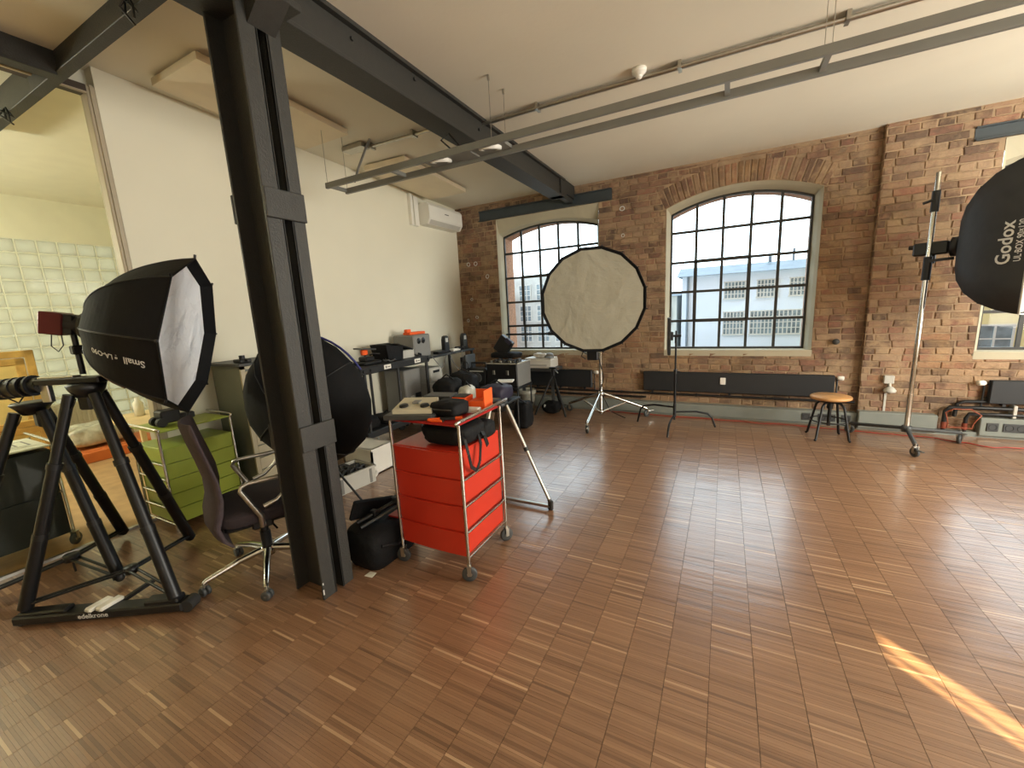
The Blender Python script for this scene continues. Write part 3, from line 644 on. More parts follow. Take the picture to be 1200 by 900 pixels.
def detector(label, x, y, z):
    o = MB().lathe([(0.0, -0.045), (0.03, -0.045), (0.035, -0.03), (0.05, -0.025), (0.055, 0.0), (0.0, 0.0)], 20)
    t = thing('smoke_detector', label, 'smoke detector', (x, y, z), group='smoke detectors on the ceiling conduit'); obj('detector_base', o, M_white, t)
    obj('sensor_head', MB().lathe([(0, -0.062), (0.02, -0.06), (0.024, -0.045)], 14), M_white, t)
detector('round white smoke detector on the ceiling right of the main beam', -0.62, 3.42, CZ)
detector('round white smoke detector on the ceiling left of the main beam', -2.42, 3.52, cz_left(3.52)-0.005)
# air conditioner
L0 = (WX, 5.3, 2.84); t = thing('air_conditioner', 'white wall mounted air conditioner in the corner above the brick wall', 'air conditioner', L0)
AX = WX+0.21
m = off(L0); m.prism([(WX, 2.83), (WX, 3.12), (AX-0.03, 3.12), (AX, 3.08), (AX, 2.90), (AX-0.05, 2.83)], 'y', 4.98, 5.82); obj('housing', m, M_white, t)
obj('front_panel', off(L0).box(AX-0.004, AX+0.006, 5.0, 5.80, 2.905, 3.075, 0.004), M_white, t)
obj('louvre', off(L0)._add([(AX-0.002, 5.02, 2.898), (AX-0.002, 5.78, 2.898), (AX-0.045, 5.78, 2.832), (AX-0.045, 5.02, 2.832)], [(0, 1, 2, 3)]), M_lgrey, t)
obj('badge', off(L0).box(AX+0.006, AX+0.008, 5.35, 5.45, 3.0, 3.012), M_dgrey, t)
o = obj('cable_duct', off((WX, 4.87, 2.8)).box(WX-0.001, WX+0.055, 4.78, 4.83, 2.80, 3.22, 0.004).box(WX-0.001, WX+0.05, 4.86, 4.95, 2.80, 3.2, 0.004), M_white); o.location = (WX, 4.87, 2.8)
tag(o, 'white plastic cable duct on the wall beside the air conditioner', 'cable duct')

# ============================================================ along the brick wall
# skirting duct with sockets
bb = obj('baseboard_back', MB().box(WX, 1.40, BY-0.12, BY, 0.02, 0.17, 0.006).box(WX, 1.40, BY-0.10, BY, 0, 0.03), M_ductgrey, kind='structure')
bb2 = MB(); bb2.box(1.40, 2.06, PY-0.10, PY, 0.02, 0.21, 0.006); bb2.box(2.38, 4.7, PY-0.10, PY, 0.02, 0.21, 0.006); bb2.box(1.40, 4.7, PY-0.08, PY, 0, 0.05)
bb2 = obj('baseboard_right', bb2, M_ductgrey, kind='structure')
def socket(par, x, y, z, w=0.085, dark=True, n=1):
    f = obj('socket_plate', MB().box(x-w*n/2, x+w*n/2, y-0.008, y+0.004, z-0.043, z+0.043, 0.003), M_dgrey if dark else M_white, par)
    for k in range(n):
        xx = x-w*n/2+w*(k+0.5); obj('socket_hole', MB().lathe([(0.0, -0.004), (0.026, -0.004), (0.028, -0.011), (0.031, -0.011), (0.031, 0.0)], 16, (xx, y, z), (0, 1, 0)), M_black, f)
socket(bb, 1.12, BY-0.12, 0.10, n=2); socket(bb, 0.92, BY-0.12, 0.10); socket(bb, 1.3, BY-0.12, 0.10)
socket(bb2, 2.47, PY-0.10, 0.12); socket(bb2, 2.63, PY-0.10, 0.12, n=2); socket(bb2, 2.9, PY-0.10, 0.12, n=2)
# radiators
def radiator(label, x0, x1, z0, z1, y, valve_right=True):
    L0 = ((x0+x1)/2, y, z0); t = thing('radiator', label, 'radiator', L0, group='black panel radiators below the windows')
    obj('front_panel', off(L0).box(x0, x1, y-0.09, y-0.07, z0, z1, 0.008), M_rad, t); obj('rear_panel', off(L0).box(x0, x1, y-0.05, y-0.035, z0, z1, 0.006), M_rad, t)
    obj('top_grille', off(L0).box(x0+0.01, x1-0.01, y-0.075, y-0.045, z1-0.02, z1-0.006), M_rad, t)
    for x in (x0+0.12, (x0+x1)/2, x1-0.12): obj('bracket', off(L0).box(x-0.012, x+0.012, y-0.07, y-0.012, z0-0.03, z0+0.05), M_rad, t)
    s = 1 if valve_right else -1; xe = x1 if valve_right else x0
    obj('valve_pipe', off(L0).tube([(xe+s*0.0, y-0.04, z0+0.05), (xe+s*0.03, y-0.04, z0+0.05), (xe+s*0.035, y-0.04, z0-0.06)], 0.010, 7).tube([(xe, y-0.04, z1-0.05), (xe+s*0.03, y-0.04, z1-0.05), (xe+s*0.03, y-0.04, z0-0.05)], 0.009, 7), M_black, t)
    k = obj('thermostat_knob', off(L0).lathe([(0, -0.035), (0.02, -0.035), (0.027, -0.02), (0.027, 0.02), (0.02, 0.03), (0, 0.03)], 16, (xe+s*0.06, y-0.05, z1-0.035), (s*1.0, -0.3, 0)), M_white, t)
    return t, L0
r1, _ = radiator('black panel radiator below the left window, partly hidden by the printer and tripod', -2.75, -1.73, 0.335, 0.60, BY)
r2, LR = radiator('long black panel radiator below the middle window beside the wooden stool', -0.985, 1.175, 0.335, 0.60, BY)
obj('heat_meter', off(LR).box(-0.02, 0.045, BY-0.106, BY-0.09, 0.45, 0.54, 0.006), M_white, r2)
r3, _ = radiator('black panel radiator below the right window above the wall sockets', 2.42, 3.9, 0.36, 0.60, PY, False)
# heating pipes
L0 = (0, BY-0.05, 0.27); t = thing('heating_pipe', 'pair of black heating pipes running along the brick wall under the radiators', 'pipe', L0)
obj('pipe', off(L0).cyl((-3.9, BY-0.045, 0.285), (1.38, BY-0.045, 0.285), 0.014, n=8), M_black, t); obj('pipe', off(L0).cyl((-3.9, BY-0.045, 0.225), (-0.95, BY-0.045, 0.225), 0.014, n=8), M_black, t)
for x in (-3, -1.3, -0.3, 0.6): obj('clamp', off(L0).box(x-0.01, x+0.01, BY-0.062, BY+0.002, 0.27, 0.30), M_black, t)
L0 = (2.4, PY-0.06, 0.3); t = thing('heating_pipe', 'black bent heating pipes under the right radiator at the open duct', 'pipe', L0)
obj('pipe', off(L0).tube([(2.12, PY-0.06, 0.05), (2.12, PY-0.06, 0.26), (2.15, PY-0.06, 0.30), (2.4, PY-0.06, 0.305), (4.5, PY-0.06, 0.305)], 0.020, 8), M_black, t)
obj('pipe', off(L0).tube([(2.28, PY-0.07, 0.05), (2.28, PY-0.07, 0.19), (2.30, PY-0.07, 0.24), (2.5, PY-0.07, 0.245), (4.5, PY-0.07, 0.245)], 0.018, 8), M_black, t)
obj('pipe', off(L0).tube([(2.20, PY-0.04, 0.20), (2.21, PY-0.04, 0.335), (2.26, PY-0.04, 0.365), (2.45, PY-0.04, 0.37)], 0.018, 8), M_black, t)
for x in (2.62, 3.3): obj('clamp', off(L0).box(x-0.014, x+0.014, PY-0.085, PY+0.002, 0.215, 0.345, 0.004), M_lgrey, t)
for x, z in ((2.12, 0.12), (2.28, 0.12)): obj('copper_sleeve', off(L0).cyl((x, PY-0.065, z-0.05), (x, PY-0.065, z+0.02), 0.023, n=10), pm('copper', C(140, 70, 50), .45, metal=.3), t)
# socket with plug adapter on the pier
L0 = (1.64, PY, 0.52); t = thing('wall_socket', 'grey surface socket with a plugged round adapter on the brick pier', 'socket', L0)
obj('socket_box', off(L0).box(1.60, 1.69, PY-0.045, PY, 0.53, 0.62, 0.006), M_lgrey, t); obj('adapter', off(L0).lathe([(0, 0), (0.05, 0.0), (0.058, 0.02), (0.04, 0.045), (0.02, 0.065), (0, 0.065)], 18, (1.655, PY-0.055, 0.435)), M_lgrey, t)
obj('plug_pin', off(L0).cyl((1.655, PY-0.05, 0.49), (1.655, PY-0.03, 0.54), 0.014), M_lgrey, t); obj('conduit', off(L0).box(1.625, 1.645, PY-0.018, PY, 0.20, 0.44), M_lgrey, t)
o = obj('wall_bumper', MB().lathe([(0, -0.05), (0.03, -0.05), (0.035, -0.02), (0.02, 0.0)], 12, (0, 0, 0), (0.4, 1, 0)), M_dgrey); o.location = (1.17, BY-0.01, 0.99); tag(o, 'small dark round knob stuck on the brick wall right of the middle window', 'knob')
# red cable
def wavy(pts, n=6, amp=0.02):
    out = []
    for a, b in zip(pts[:-1], pts[1:]):
        for i in range(n): out.append(tuple(a[k]+(b[k]-a[k])*i/n+(random.uniform(-amp, amp) if k < 2 else 0) for k in range(3)))
    return out+[pts[-1]]
o = obj('extension_cord', off((0.6, 5.7, 0.008)).tube(wavy([(-1.6, 5.78, .009), (-0.6, 5.75, .009), (0.2, 5.72, .009), (0.9, 5.70, .009), (1.5, 5.63, .009), (2.0, 5.60, .009), (2.35, 5.42, .009), (2.9, 5.55, .009), (3.4, 5.5, .009)]), 0.006, 6), M_redcable); o.location = (0.6, 5.7, 0.008)
tag(o, 'red extension cord lying along the floor at the brick wall', 'cord')
o = obj('extension_cord', off((2.2, PY-0.1, 0.05)).tube(wavy([(2.10, 5.74, .26), (2.16, 5.73, .30), (2.30, 5.74, .30), (2.36, 5.74, .24), (2.30, 5.74, .10), (2.12, 5.74, .10), (2.10, 5.74, .26)], 3, 0.012), 0.0055, 6), pm('cable_orange', C(150, 74, 46), .5)); o.location = (2.2, PY-0.1, 0.05)
tag(o, 'coil of orange red cord around the pipes in the open duct', 'cord')

# ============================================================ outside
M_fac = pm('facade_pale_blue', C(206, 216, 230), 0.9, var=0.05, scale=0.6); M_fac2 = pm('facade_grey_stone', C(176, 178, 176), 0.9, var=0.12, scale=1.5)
M_fac3 = pm('facade_white', C(200, 200, 192), 0.9, var=0.06, scale=0.7); M_roof = pm('roof_slate', C(108, 120, 132), 0.7, var=0.12, scale=2)
M_wglass = pm('facade_window_glass', C(112, 126, 134), 0.25, var=0.5, scale=2.5); M_wframe = pm('facade_window_frame', C(190, 190, 186), 0.6, var=0.05)
o = obj('ground', MB().box(-60, 60, 6.6, 90, -6.4, -6.0), pm('street_asphalt', C(150, 148, 142), 0.9, var=0.15, scale=1), kind='structure')
def building(label, x0, x1, y0, y1, z1, mat, wins, roof=None, ncol=4, nrow=4, annex=None):
    L0 = ((x0+x1)/2, y0, -6.0); t = thing('building', label, 'building', L0)
    obj('wall', off(L0).box(x0, x1, y0, y1, -6.0, z1), mat, t)
    if roof: obj('roof', off(L0).prism([(y0-0.35, z1), (y1, z1), (y1, z1+roof), (y0+1.6, z1+roof)], 'x', x0-0.25, x1+0.25), M_roof, t)
    for a, b, c, d in wins:
        w = obj('window', off(L0).box(a, b, y0-0.03, y0+0.02, c, d), M_wglass, t); f = off(L0)
        f.box(a-0.05, b+0.05, y0-0.07, y0, c-0.08, c); f.box(a-0.05, b+0.05, y0-0.06, y0, d, d+0.05)
        for i in range(ncol+1): xx = a+(b-a)*i/ncol; f.box(xx-0.025, xx+0.025, y0-0.06, y0, c, d)
        for i in range(1, nrow): zz = c+(d-c)*i/nrow; f.box(a, b, y0-0.055, y0, zz-0.02, zz+0.02)
        obj('window_frame', f, M_wframe, w)
    return t, L0
wl_ = []
for a, b in ((-0.05, 0.9), (1.45, 2.35), (2.85, 3.8), (4.4, 5.3), (5.9, 6.8)): wl_ += [(a, b, 1.55, 2.36)]
for a, b in ((-0.05, 0.9), (1.2, 2.2), (2.3, 3.4), (4.3, 5.3), (5.8, 6.8)): wl_ += [(a, b, -0.35, 0.8), (a, b, -2.6, -1.5)]
bA, LA = building('pale blue factory building with gridded windows seen through the middle window', -2.15, 8.0, 25, 34, 2.82, M_fac, wl_, 0.55, 6, 4)
obj('downpipe', off(LA).cyl((-1.85, 24.9, -6), (-1.85, 24.9, 2.8), 0.06, n=8), M_roof, bA); obj('chimney', off(LA).box(3.0, 3.1, 26, 26.1, 3.3, 3.9).box(1.95, 2.1, 26, 26.2, 3.3, 3.6), M_roof, bA)
building('low white outbuilding left of the pale blue factory', -5.6, -2.6, 27, 33, 1.85, M_fac3, [(-3.5, -2.9, 0.2, 1.1), (-4.8, -4.0, 0.2, 1.1)], 0.3, 2, 2)
wl_ = [(x, x+0.85, z, z+1.0) for x in (-15.3, -14.0, -12.7, -11.4, -10.1, -8.8, -7.5) for z in (2.1, 0.7, -0.7, -2.1)]
building('grey apartment block with many small windows behind the left window', -16.0, -6.2, 26, 34, 3.65, M_fac2, wl_, 0.0, 3, 3)
building('red brick house front at the far left of the left window', -19.5, -13.4, 22, 25.9, 2.6, pm('far_red_brick', C(168, 104, 74), 0.9, var=0.2, scale=6), [(-15.3, -14.5, 0.9, 1.9), (-15.3, -14.5, -0.8, 0.2), (-14.2, -13.7, 0.9, 1.9)], 0.0, 2, 2)
wl_ = [(x, x+0.8, z, z+1.2) for x in (7.0, 8.2, 9.4, 10.6, 11.8) for z in (1.0, -0.9, -2.7)]
building('cream house with yellow blinds outside the right window', 6.0, 14, 18, 24, 2.9, pm('facade_cream_yellow', C(214, 202, 150), 0.9, var=0.08, scale=1.5), wl_, 0.3, 2, 3)
building('flat roofed annex in the yard below the middle window', -3.2, 5.3, 14, 20, -0.75, M_fac3, [], 0.0)

# ============================================================ adjoining room contents
def picture_frame(label, loc, rz, w, h, bw, tilt, mat):
    t = thing('picture_frame', label, 'picture frame', loc, rz); T = Matrix.Rotation(tilt, 4, 'X')
    m = MB(); m.T = T
    for d, dy in ((0, 0.0), (bw*0.55, -0.02)):
        m.box(-w/2+d, w/2-d, dy, 0.03, d, d+bw*0.5, 0.006); m.box(-w/2+d, w/2-d, dy, 0.03, h-d-bw*0.5, h-d, 0.006); m.box(-w/2+d, -w/2+d+bw*0.5, dy, 0.03, d, h-d, 0.006); m.box(w/2-d-bw*0.5, w/2-d, dy, 0.03, d, h-d, 0.006)
    obj('moulding', m, mat, t); m = MB(); m.T = T; m.box(-w/2+bw*0.8, w/2-bw*0.8, 0.01, 0.02, bw*0.8, h-bw*0.8); obj('backing', m, pm('frame_backing', C(226, 200, 130), 0.8, var=0.15, scale=4), t)
picture_frame('large gilt picture frame leaning behind the glass partition', (-7.55, 1.10, 0.32), -PI/2, 1.25, 1.05, 0.16, -0.08, M_gold)
picture_frame('smaller gilt picture frame standing low in front of the large one', (-6.9, 1.35, 0.0), -PI/2, 0.55, 0.62, 0.14, -0.1, M_gold)
o = obj('low_plinth', off((-7.55, 1.1, 0)).box(-7.8, -7.3, 0.3, 1.75, 0, 0.30, 0.01), M_mgrey); o.location = (-7.55, 1.1, 0); tag(o, 'grey plinth carrying the gilt picture frame in the adjoining room', 'plinth')
o = obj('wrapped_bundle', MB().blob((0, 0, 0.16), (0.45, 0.62, 0.26), 0.5, 22, 12, 0.05), M_clear); o.location = (-7.0, 1.99, 0.13); tag(o, 'bundle wrapped in crumpled clear plastic behind the tripod', 'bundle')
o = obj('orange_crate', MB().box(-0.3, 0.3, -0.42, 0.42, 0, 0.13, 0.01).box(-0.26, 0.26, -0.38, 0.38, 0.12, 0.135), pm('orange_wood', C(216, 120, 62), 0.6, var=0.1)); o.location = (-6.95, 2.08, 0); tag(o, 'flat orange board crate under the plastic wrapped bundle', 'crate')
o = obj('convector_heater', MB().box(-0.03, 0.03, -0.35, 0.35, 0.08, 0.62, 0.01), M_white); tag(o, 'white ribbed convector standing at the glass block wall', 'convector'); o.location = (-7.85, 2.0, 0.0)
for k in range(14): obj('rib', MB().box(0.03, 0.045, -0.34+k*0.05, -0.315+k*0.05, 0.1, 0.6, 0.004), M_white, o)
t = thing('low_bench', 'low beige wooden bench in the adjoining room beside the green cart', 'bench', (-5.6, 2.15, 0))
obj('bench_top', MB().box(-0.45, 0.45, -0.4, 0.4, 0.56, 0.60, 0.006), pm('beige_wood', C(222, 196, 150), 0.5, var=0.1), t)
for sx in (-.4, .4):
    for sy in (-.35, .35): obj('leg', MB().box(sx-.02, sx+.02, sy-.02, sy+.02, 0, 0.56), pm('beige_wood', (0, 0, 0, 1)), t)
for k, (x, y, h, r, mt, nm, lb) in enumerate(((-5.75, 2.0, 0.20, 0.045, M_white, 'spray_can', 'slim white spray can on the beige bench'), (-5.9, 2.2, 0.26, 0.05, M_lgrey, 'water_bottle', 'tall pale water bottle on the beige bench'), (-5.5, 2.3, 0.14, 0.06, M_mgrey, 'tin_can', 'short grey tin on the beige bench'))):
    o = obj(nm, MB().lathe([(0, 0), (r, 0), (r, h*0.72), (r*0.5, h*0.85), (r*0.45, h), (0, h)], 14), mt); o.location = (x, y, 0.60); tag(o, lb, 'bottle' if 'bottle' in nm else 'can')
o = obj('storage_box', MB().box(-.2, .2, -.25, .25, 0, .3, .01).box(-.21, .21, -.26, .26, .27, .31, .008), M_lgrey); o.location = (-6.4, 2.6, 0.0); tag(o, 'pale lidded storage box on the floor of the adjoining room', 'box')

# ============================================================ furniture helpers
def caster(par, x, y, r, z=0.0, ang=0.0, w=0.022, tire=None, twin=False):
    d = Vector((math.cos(ang), math.sin(ang), 0)); a = Vector((-math.sin(ang), math.cos(ang), 0)); c = Vector((x, y, z+r))
    f = MB(); f.cyl(c+Vector((0, 0, r*0.9)), c+Vector((0, 0, r*1.9)), 0.008, n=8); f.obox(c+a*(w*0.85)+Vector((0, 0, -0.1*r)), c+a*(w*0.85)+Vector((0, 0, r*1.25)), r*0.5, 0.004, tuple(a)); f.obox(c-a*(w*0.85)+Vector((0, 0, -0.1*r)), c-a*(w*0.85)+Vector((0, 0, r*1.25)), r*0.5, 0.004, tuple(a)); f.obox(c-a*w+Vector((0, 0, r*1.2)), c+a*w+Vector((0, 0, r*1.2)), r*0.6, 0.006)
    ca = obj('caster', f, M_steelbr, par); tm = tire or M_dgrey
    prof = [(r*0.35, -w/2), (r*0.9, -w/2), (r, -w*0.3), (r, w*0.3), (r*0.9, w/2), (r*0.35, w/2)]
    if twin:
        for s in (-1, 1): obj('wheel', MB().lathe(prof+[(0, w/2), (0, -w/2), prof[0]], 18, c+a*s*w*0.75, a), tm, ca)
    else:
        wo = obj('wheel', MB().lathe(prof+[prof[0]], 20, c, a), tm, ca); obj('wheel', MB().lathe([(0, -w*.3), (r*.38, -w*.3), (r*.38, w*.3), (0, w*.3)], 14, c, a), M_lgrey, ca)
    return ca
def drawer_cart(name, label, loc, rz, w, d, zs, ztop, mat, mat_top, wheels=True, post=M_chrome, rails=True):
    """tubular chrome cart with open plastic drawers; front faces local -y"""
    t = thing(name, label, 'cart', loc, rz); zb = zs[0]
    for sx in (-1, 1):
        for sy in (-1, 1): obj('post', MB().cyl((sx*w/2, sy*d/2, zb-0.07 if wheels else 0.0), (sx*w/2, sy*d/2, ztop+0.0), 0.0095, n=10), post, t)
        r = MB()
        for z in zs[:-1]: r.cyl((sx*w/2, -d/2, z-0.008), (sx*w/2, d/2, z-0.008), 0.0065, n=8)
        if rails:
            for z in zs[:-1]: obj('side_rail', MB().cyl((sx*w/2, -d/2, z-0.006), (sx*w/2, d/2, z-0.006), 0.0075, n=8), post, t)
        # handle loop rising from the tray on each side
        obj('tray_rail', MB().tube([(sx*(w/2), -d/2-0.015, ztop-0.0), (sx*(w/2+0.004), -d/2-0.03, ztop+0.012), (sx*(w/2+0.006), -d/2+0.01, ztop+0.018), (sx*(w/2+0.006), d/2+0.06, ztop+0.026), (sx*(w/2+0.006), d/2+0.09, ztop+0.026)], 0.0095, 9), post, t)
    for z0, z1 in zip(zs[:-1], zs[1:]):
        m = MB(); x0, x1, y0, y1 = -w/2+0.012, w/2-0.012, -d/2+0.004, d/2-0.01; h = z1-z0-0.006
        m.box(x0, x1, y0, y1, z0, z0+0.006); m.box(x0, x0+0.006, y0, y1, z0, z0+h, 0.002); m.box(x1-0.006, x1, y0, y1, z0, z0+h, 0.002); m.box(x0, x1, y1-0.006, y1, z0, z0+h, 0.002)
        # bowed front
        n = 8; vs = []
        for k in range(n+1):
            x = x0+(x1-x0)*k/n; b = 0.010*(1-(2*k/n-1)**2); vs += [(x, y0-b, z0), (x, y0-b*1.3-0.004, z0+h)]
        m._add(vs, [(2*k, 2*k+2, 2*k+3, 2*k+1) for k in range(n)], True)
        m._add([(p[0], p[1]+0.006, p[2]) for p in vs], [(2*k, 2*k+1, 2*k+3, 2*k+2) for k in range(n)], True)
        dr = obj('drawer', m, mat, t); m = MB()
        for k in range(n): m.obox(vs[2*k+1], vs[2*k+3], 0.016, 0.006)
        obj('pull_lip', m, mat, dr)
    obj('cover', MB().box(-w/2+0.012, w/2-0.012, -d/2+0.0, d/2-0.01, zs[-1]-0.006, zs[-1]+0.002, 0.002), mat, t)
    obj('tray', MB().box(-w/2+0.008, w/2-0.008, -d/2-0.006, d/2+0.006, ztop-0.012, ztop, 0.003), mat_top, t)
    if wheels:
        for sx in (-1, 1):
            for sy in (-1, 1): caster(t, sx*w/2, sy*d/2, 0.045, 0, random.uniform(-0.6, 0.6)+0.4, 0.022)
    return t
# ---- red cart
RC = (-1.515, 1.985, 0); rc = drawer_cart('drawer_cart', 'red four drawer cart with chrome frame and wheels in the middle of the room', RC, 0.0, 0.50, 0.46, [0.15, 0.305, 0.465, 0.625, 0.785], 0.945, M_red, M_redtop)
# ---- green cart
drawer_cart('drawer_cart', 'lime green drawer cart with chrome frame beside the glass partition', (-3.72-0.17, 1.60, 0), PI/2, 0.50, 0.44, [0.06, 0.18, 0.30, 0.42, 0.54, 0.655], 0.795, M_green, M_green, wheels=False)
# ---- black cart behind the glass
bc = drawer_cart('drawer_cart', 'black drawer cart with white top standing behind the glass partition', (-4.46, 0.70, 0), PI/2, 0.50, 0.46, [0.10, 0.42, 0.74], 0.775, M_black, M_paper)
o = obj('printed_sheet', MB().box(-.14, .14, -.2, .2, 0, .002), M_paper); o.location = (-4.46, 0.72, 0.776); tag(o, 'printed sheet lying on the black cart behind the glass', 'paper')
for a in (0.11, 0.07): obj('printed_line', MB().box(-a, a, -a*1.4, -a*1.4+.012, .0025, .003).box(-a, a, a*1.4, a*1.4+.012, .0025, .003).box(-a, -a+.01, -a*1.4, a*1.4, .0025, .003).box(a-.01, a, -a*1.4, a*1.4, .0025, .003), M_mgrey, o)
# ---- grey cabinet of flat drawers
L0 = (-3.74, 2.25, 0); t = thing('drawer_cabinet', 'tall grey cabinet with beige flat drawers between the green cart and wall', 'cabinet', L0)
cx0, cx1, cy0, cy1, cz1 = -4.0, -3.56, 1.94, 2.62, 1.20
obj('body', off(L0).box(cx0, cx1-0.02, cy0, cy1, 0.0, cz1, 0.004), M_cabside, t)
obj('face_frame', off(L0).box(cx1-0.02, cx1, cy0, cy0+0.035, 0, cz1).box(cx1-0.02, cx1, cy1-0.035, cy1, 0, cz1).box(cx1-0.02, cx1, cy0, cy1, cz1-0.03, cz1), M_cabfront, t)
for k in range(10):
    z0 = 0.06+k*0.11; d = obj('drawer', off(L0).box(cx1-0.015, cx1-0.004, cy0+0.04, cy1-0.04, z0, z0+0.100, 0.003), M_cabfront, t)
    obj('label_holder', off(L0).box(cx1-0.004, cx1+0.004, (cy0+cy1)/2-0.05, (cy0+cy1)/2+0.05, z0+0.05, z0+0.08), M_steelbr, d)
o = obj('black_board', off((-3.78, 2.28, cz1)).box(-3.99, -3.50, 1.90, 2.66, cz1, cz1+0.025, 0.004), M_dgrey); o.location = (-3.78, 2.28, cz1); tag(o, 'dark flat board lying on top of the grey cabinet', 'board')
t = thing('camera_plate', 'small black clamp lying on the board of the grey cabinet', 'clamp', (-3.60, 1.99, cz1+0.025)); obj('clamp_body', MB().box(-.05, .05, -.05, .05, 0, .03, .006), M_black, t); obj('clamp_screw', MB().cyl((0, 0, .03), (0, 0, .06), .022).cyl((0.03, 0, .02), (.09, 0, .02), .01), M_black, t)
# item on the green cart
L0 = (-3.86, 1.52, 0.797); t = thing('camera_rig', 'small black camera rig with wheels standing on the green cart', 'camera', L0)
obj('rig_body', MB().box(-.06, .06, -.08, .05, .02, .12, .01), M_black, t); obj('rig_wheel', MB().cyl((-.07, -.08, .035), (-.03, -.08, .035), .035), M_rubber, t); obj('rig_wheel', MB().cyl((.03, -.08, .035), (.07, -.08, .035), .035), M_rubber, t); obj('rig_handle', MB().box(-.03, .03, .05, .16, .02, .07, .008), M_black, t)
# ---- office chair
L0 = (-2.53, 1.36, 0); ch = thing('office_chair', 'office chair with dark mauve fabric, polished arms and a five star base', 'chair', L0, math.radians(-25))
rz0 = math.radians(-25)
obj('seat', MB().blob((0, 0.02, 0.455), (0.50, 0.50, 0.10), 0.45, 28, 10), M_seat, ch)
obj('seat_pan', MB().box(-.20, .20, -.20, .20, .385, .415, .02), M_black, ch)
prof = [(-0.20, 0.315, .035), (-0.235, 0.36, .05), (-0.255, 0.44, .06), (-0.25, 0.52, .06), (-0.235, 0.60, .045), (-0.238, 0.70, .034), (-0.258, 0.80, .030), (-0.285, 0.92, .028), (-0.302, 1.01, .026), (-0.306, 1.035, .012)]
m = MB(); vs = []; NB = 12
for (y, z, th) in prof:
    hw = 0.225-0.05*max(0, (z-0.75))/0.3
    ring_ = []
    for k in range(NB+1): u = -1+2*k/NB; ring_.append((u*hw, y+0.05*u*u*(1 if z > 0.5 else .6)+th*0.5*(1-0.6*u*u), z))
    for k in range(NB, -1, -1): u = -1+2*k/NB; ring_.append((u*hw, y+0.05*u*u*(1 if z > 0.5 else .6)-th*0.5*(1-0.6*u*u), z))
    vs += ring_
n = 2*(NB+1); m._add(vs, [(i*n+k, i*n+(k+1) % n, (i+1)*n+(k+1) % n, (i+1)*n+k) for i in range(len(prof)-1) for k in range(n)], True); m._add(vs, [tuple(range(n)), tuple(range((len(prof)-1)*n, len(prof)*n))[::-1]])
obj('backrest', m, M_mesh, ch); obj('back_bracket', MB().box(-.05, .05, -.25, -.1, .36, .39, .01).cyl((-.29, -.24, .46), (-.22, -.24, .46), .02), M_black, ch)
for s in (-1, 1):
    x = s*0.265
    obj('armrest', MB().tube([(x-s*0.02, -0.02, .40), (x, -0.02, .47), (x+s*.005, -.10, .645), (x+s*.005, -.09, .665), (x, -.06, .675), (x, .14, .675), (x, .16, .665), (x, .16, .65), (x, .14, .60), (x, .07, .54), (x, .0, .52)], [.017, .016, .013, .013, .012, .012, .012, .012, .012, .012, .014], 10), M_steelbr, ch)
    obj('arm_mount', MB().box(x-s*.09-.03, x-s*.09+.03, -.07, .04, .365, .42, .01), M_black, ch)
obj('gas_lift', MB().cyl((0, 0, .13), (0, 0, .26), .030, n=16).cyl((0, 0, .24), (0, 0, .40), .022, n=14), M_black, ch); obj('lever', MB().cyl((0.05, 0.02, .36), (.2, .05, .34), .006), M_black, ch)
obj('hub', MB().lathe([(0, .10), (.04, .10), (.045, .13), (.04, .16), (0, .16)], 16), M_chrome, ch)
for k in range(5):
    a = math.radians(325-72*k)-rz0; e = Vector((math.cos(a), math.sin(a), 0)); lm = MB(); lm.tube([e*0.03+Vector((0, 0, .14)), e*.16+Vector((0, 0, .125)), e*.33+Vector((0, 0, .085)), e*.345+Vector((0, 0, .075))], [.024, .02, .015, .013], 8); obj('base_leg', lm, M_chrome, ch)
    caster(ch, e.x*.345, e.y*.345, .028, 0, a+1.0+k, .018, M_dgrey, True)

# ============================================================ tripods and lights
def leg(par, top, foot, r=0.024, L0=(0, 0, 0), mat=None, sections=((0, .36, .84), (.33, .70, .96), (.66, 1.0, 1.05)), name='leg'):
    A = Vector(top); B = Vector(foot); m = off(L0); mt = mat or M_blackm
    for a, b, k in sections: m.cyl(A+(B-A)*a, A+(B-A)*b, r*k, n=12)
    lg = obj(name, m, mt, par)
    for a, b, k in sections[1:]:
        c = A+(B-A)*a; d = (B-A).normalized(); s = off(L0); s.cyl(c-d*0.012, c+d*0.02, r*1.10, n=12); obj('clamp', s, M_black, lg)
    f = off(L0); f.cyl(B-(B-A).normalized()*0.03, B, r*0.9, n=10); f.sphere(B, r*0.8, 10); obj('foot', f, M_rubber, lg)
    return lg
def cord_loop(L0, c, r):
    c = Vector(c); return off(L0).tube([c+Vector((math.cos(a)*r*.8, math.sin(a)*r*.4, -r+math.sin(a)*r)) for a in np.linspace(PI*0.9, 2.1*PI, 12)], 0.003, 5)
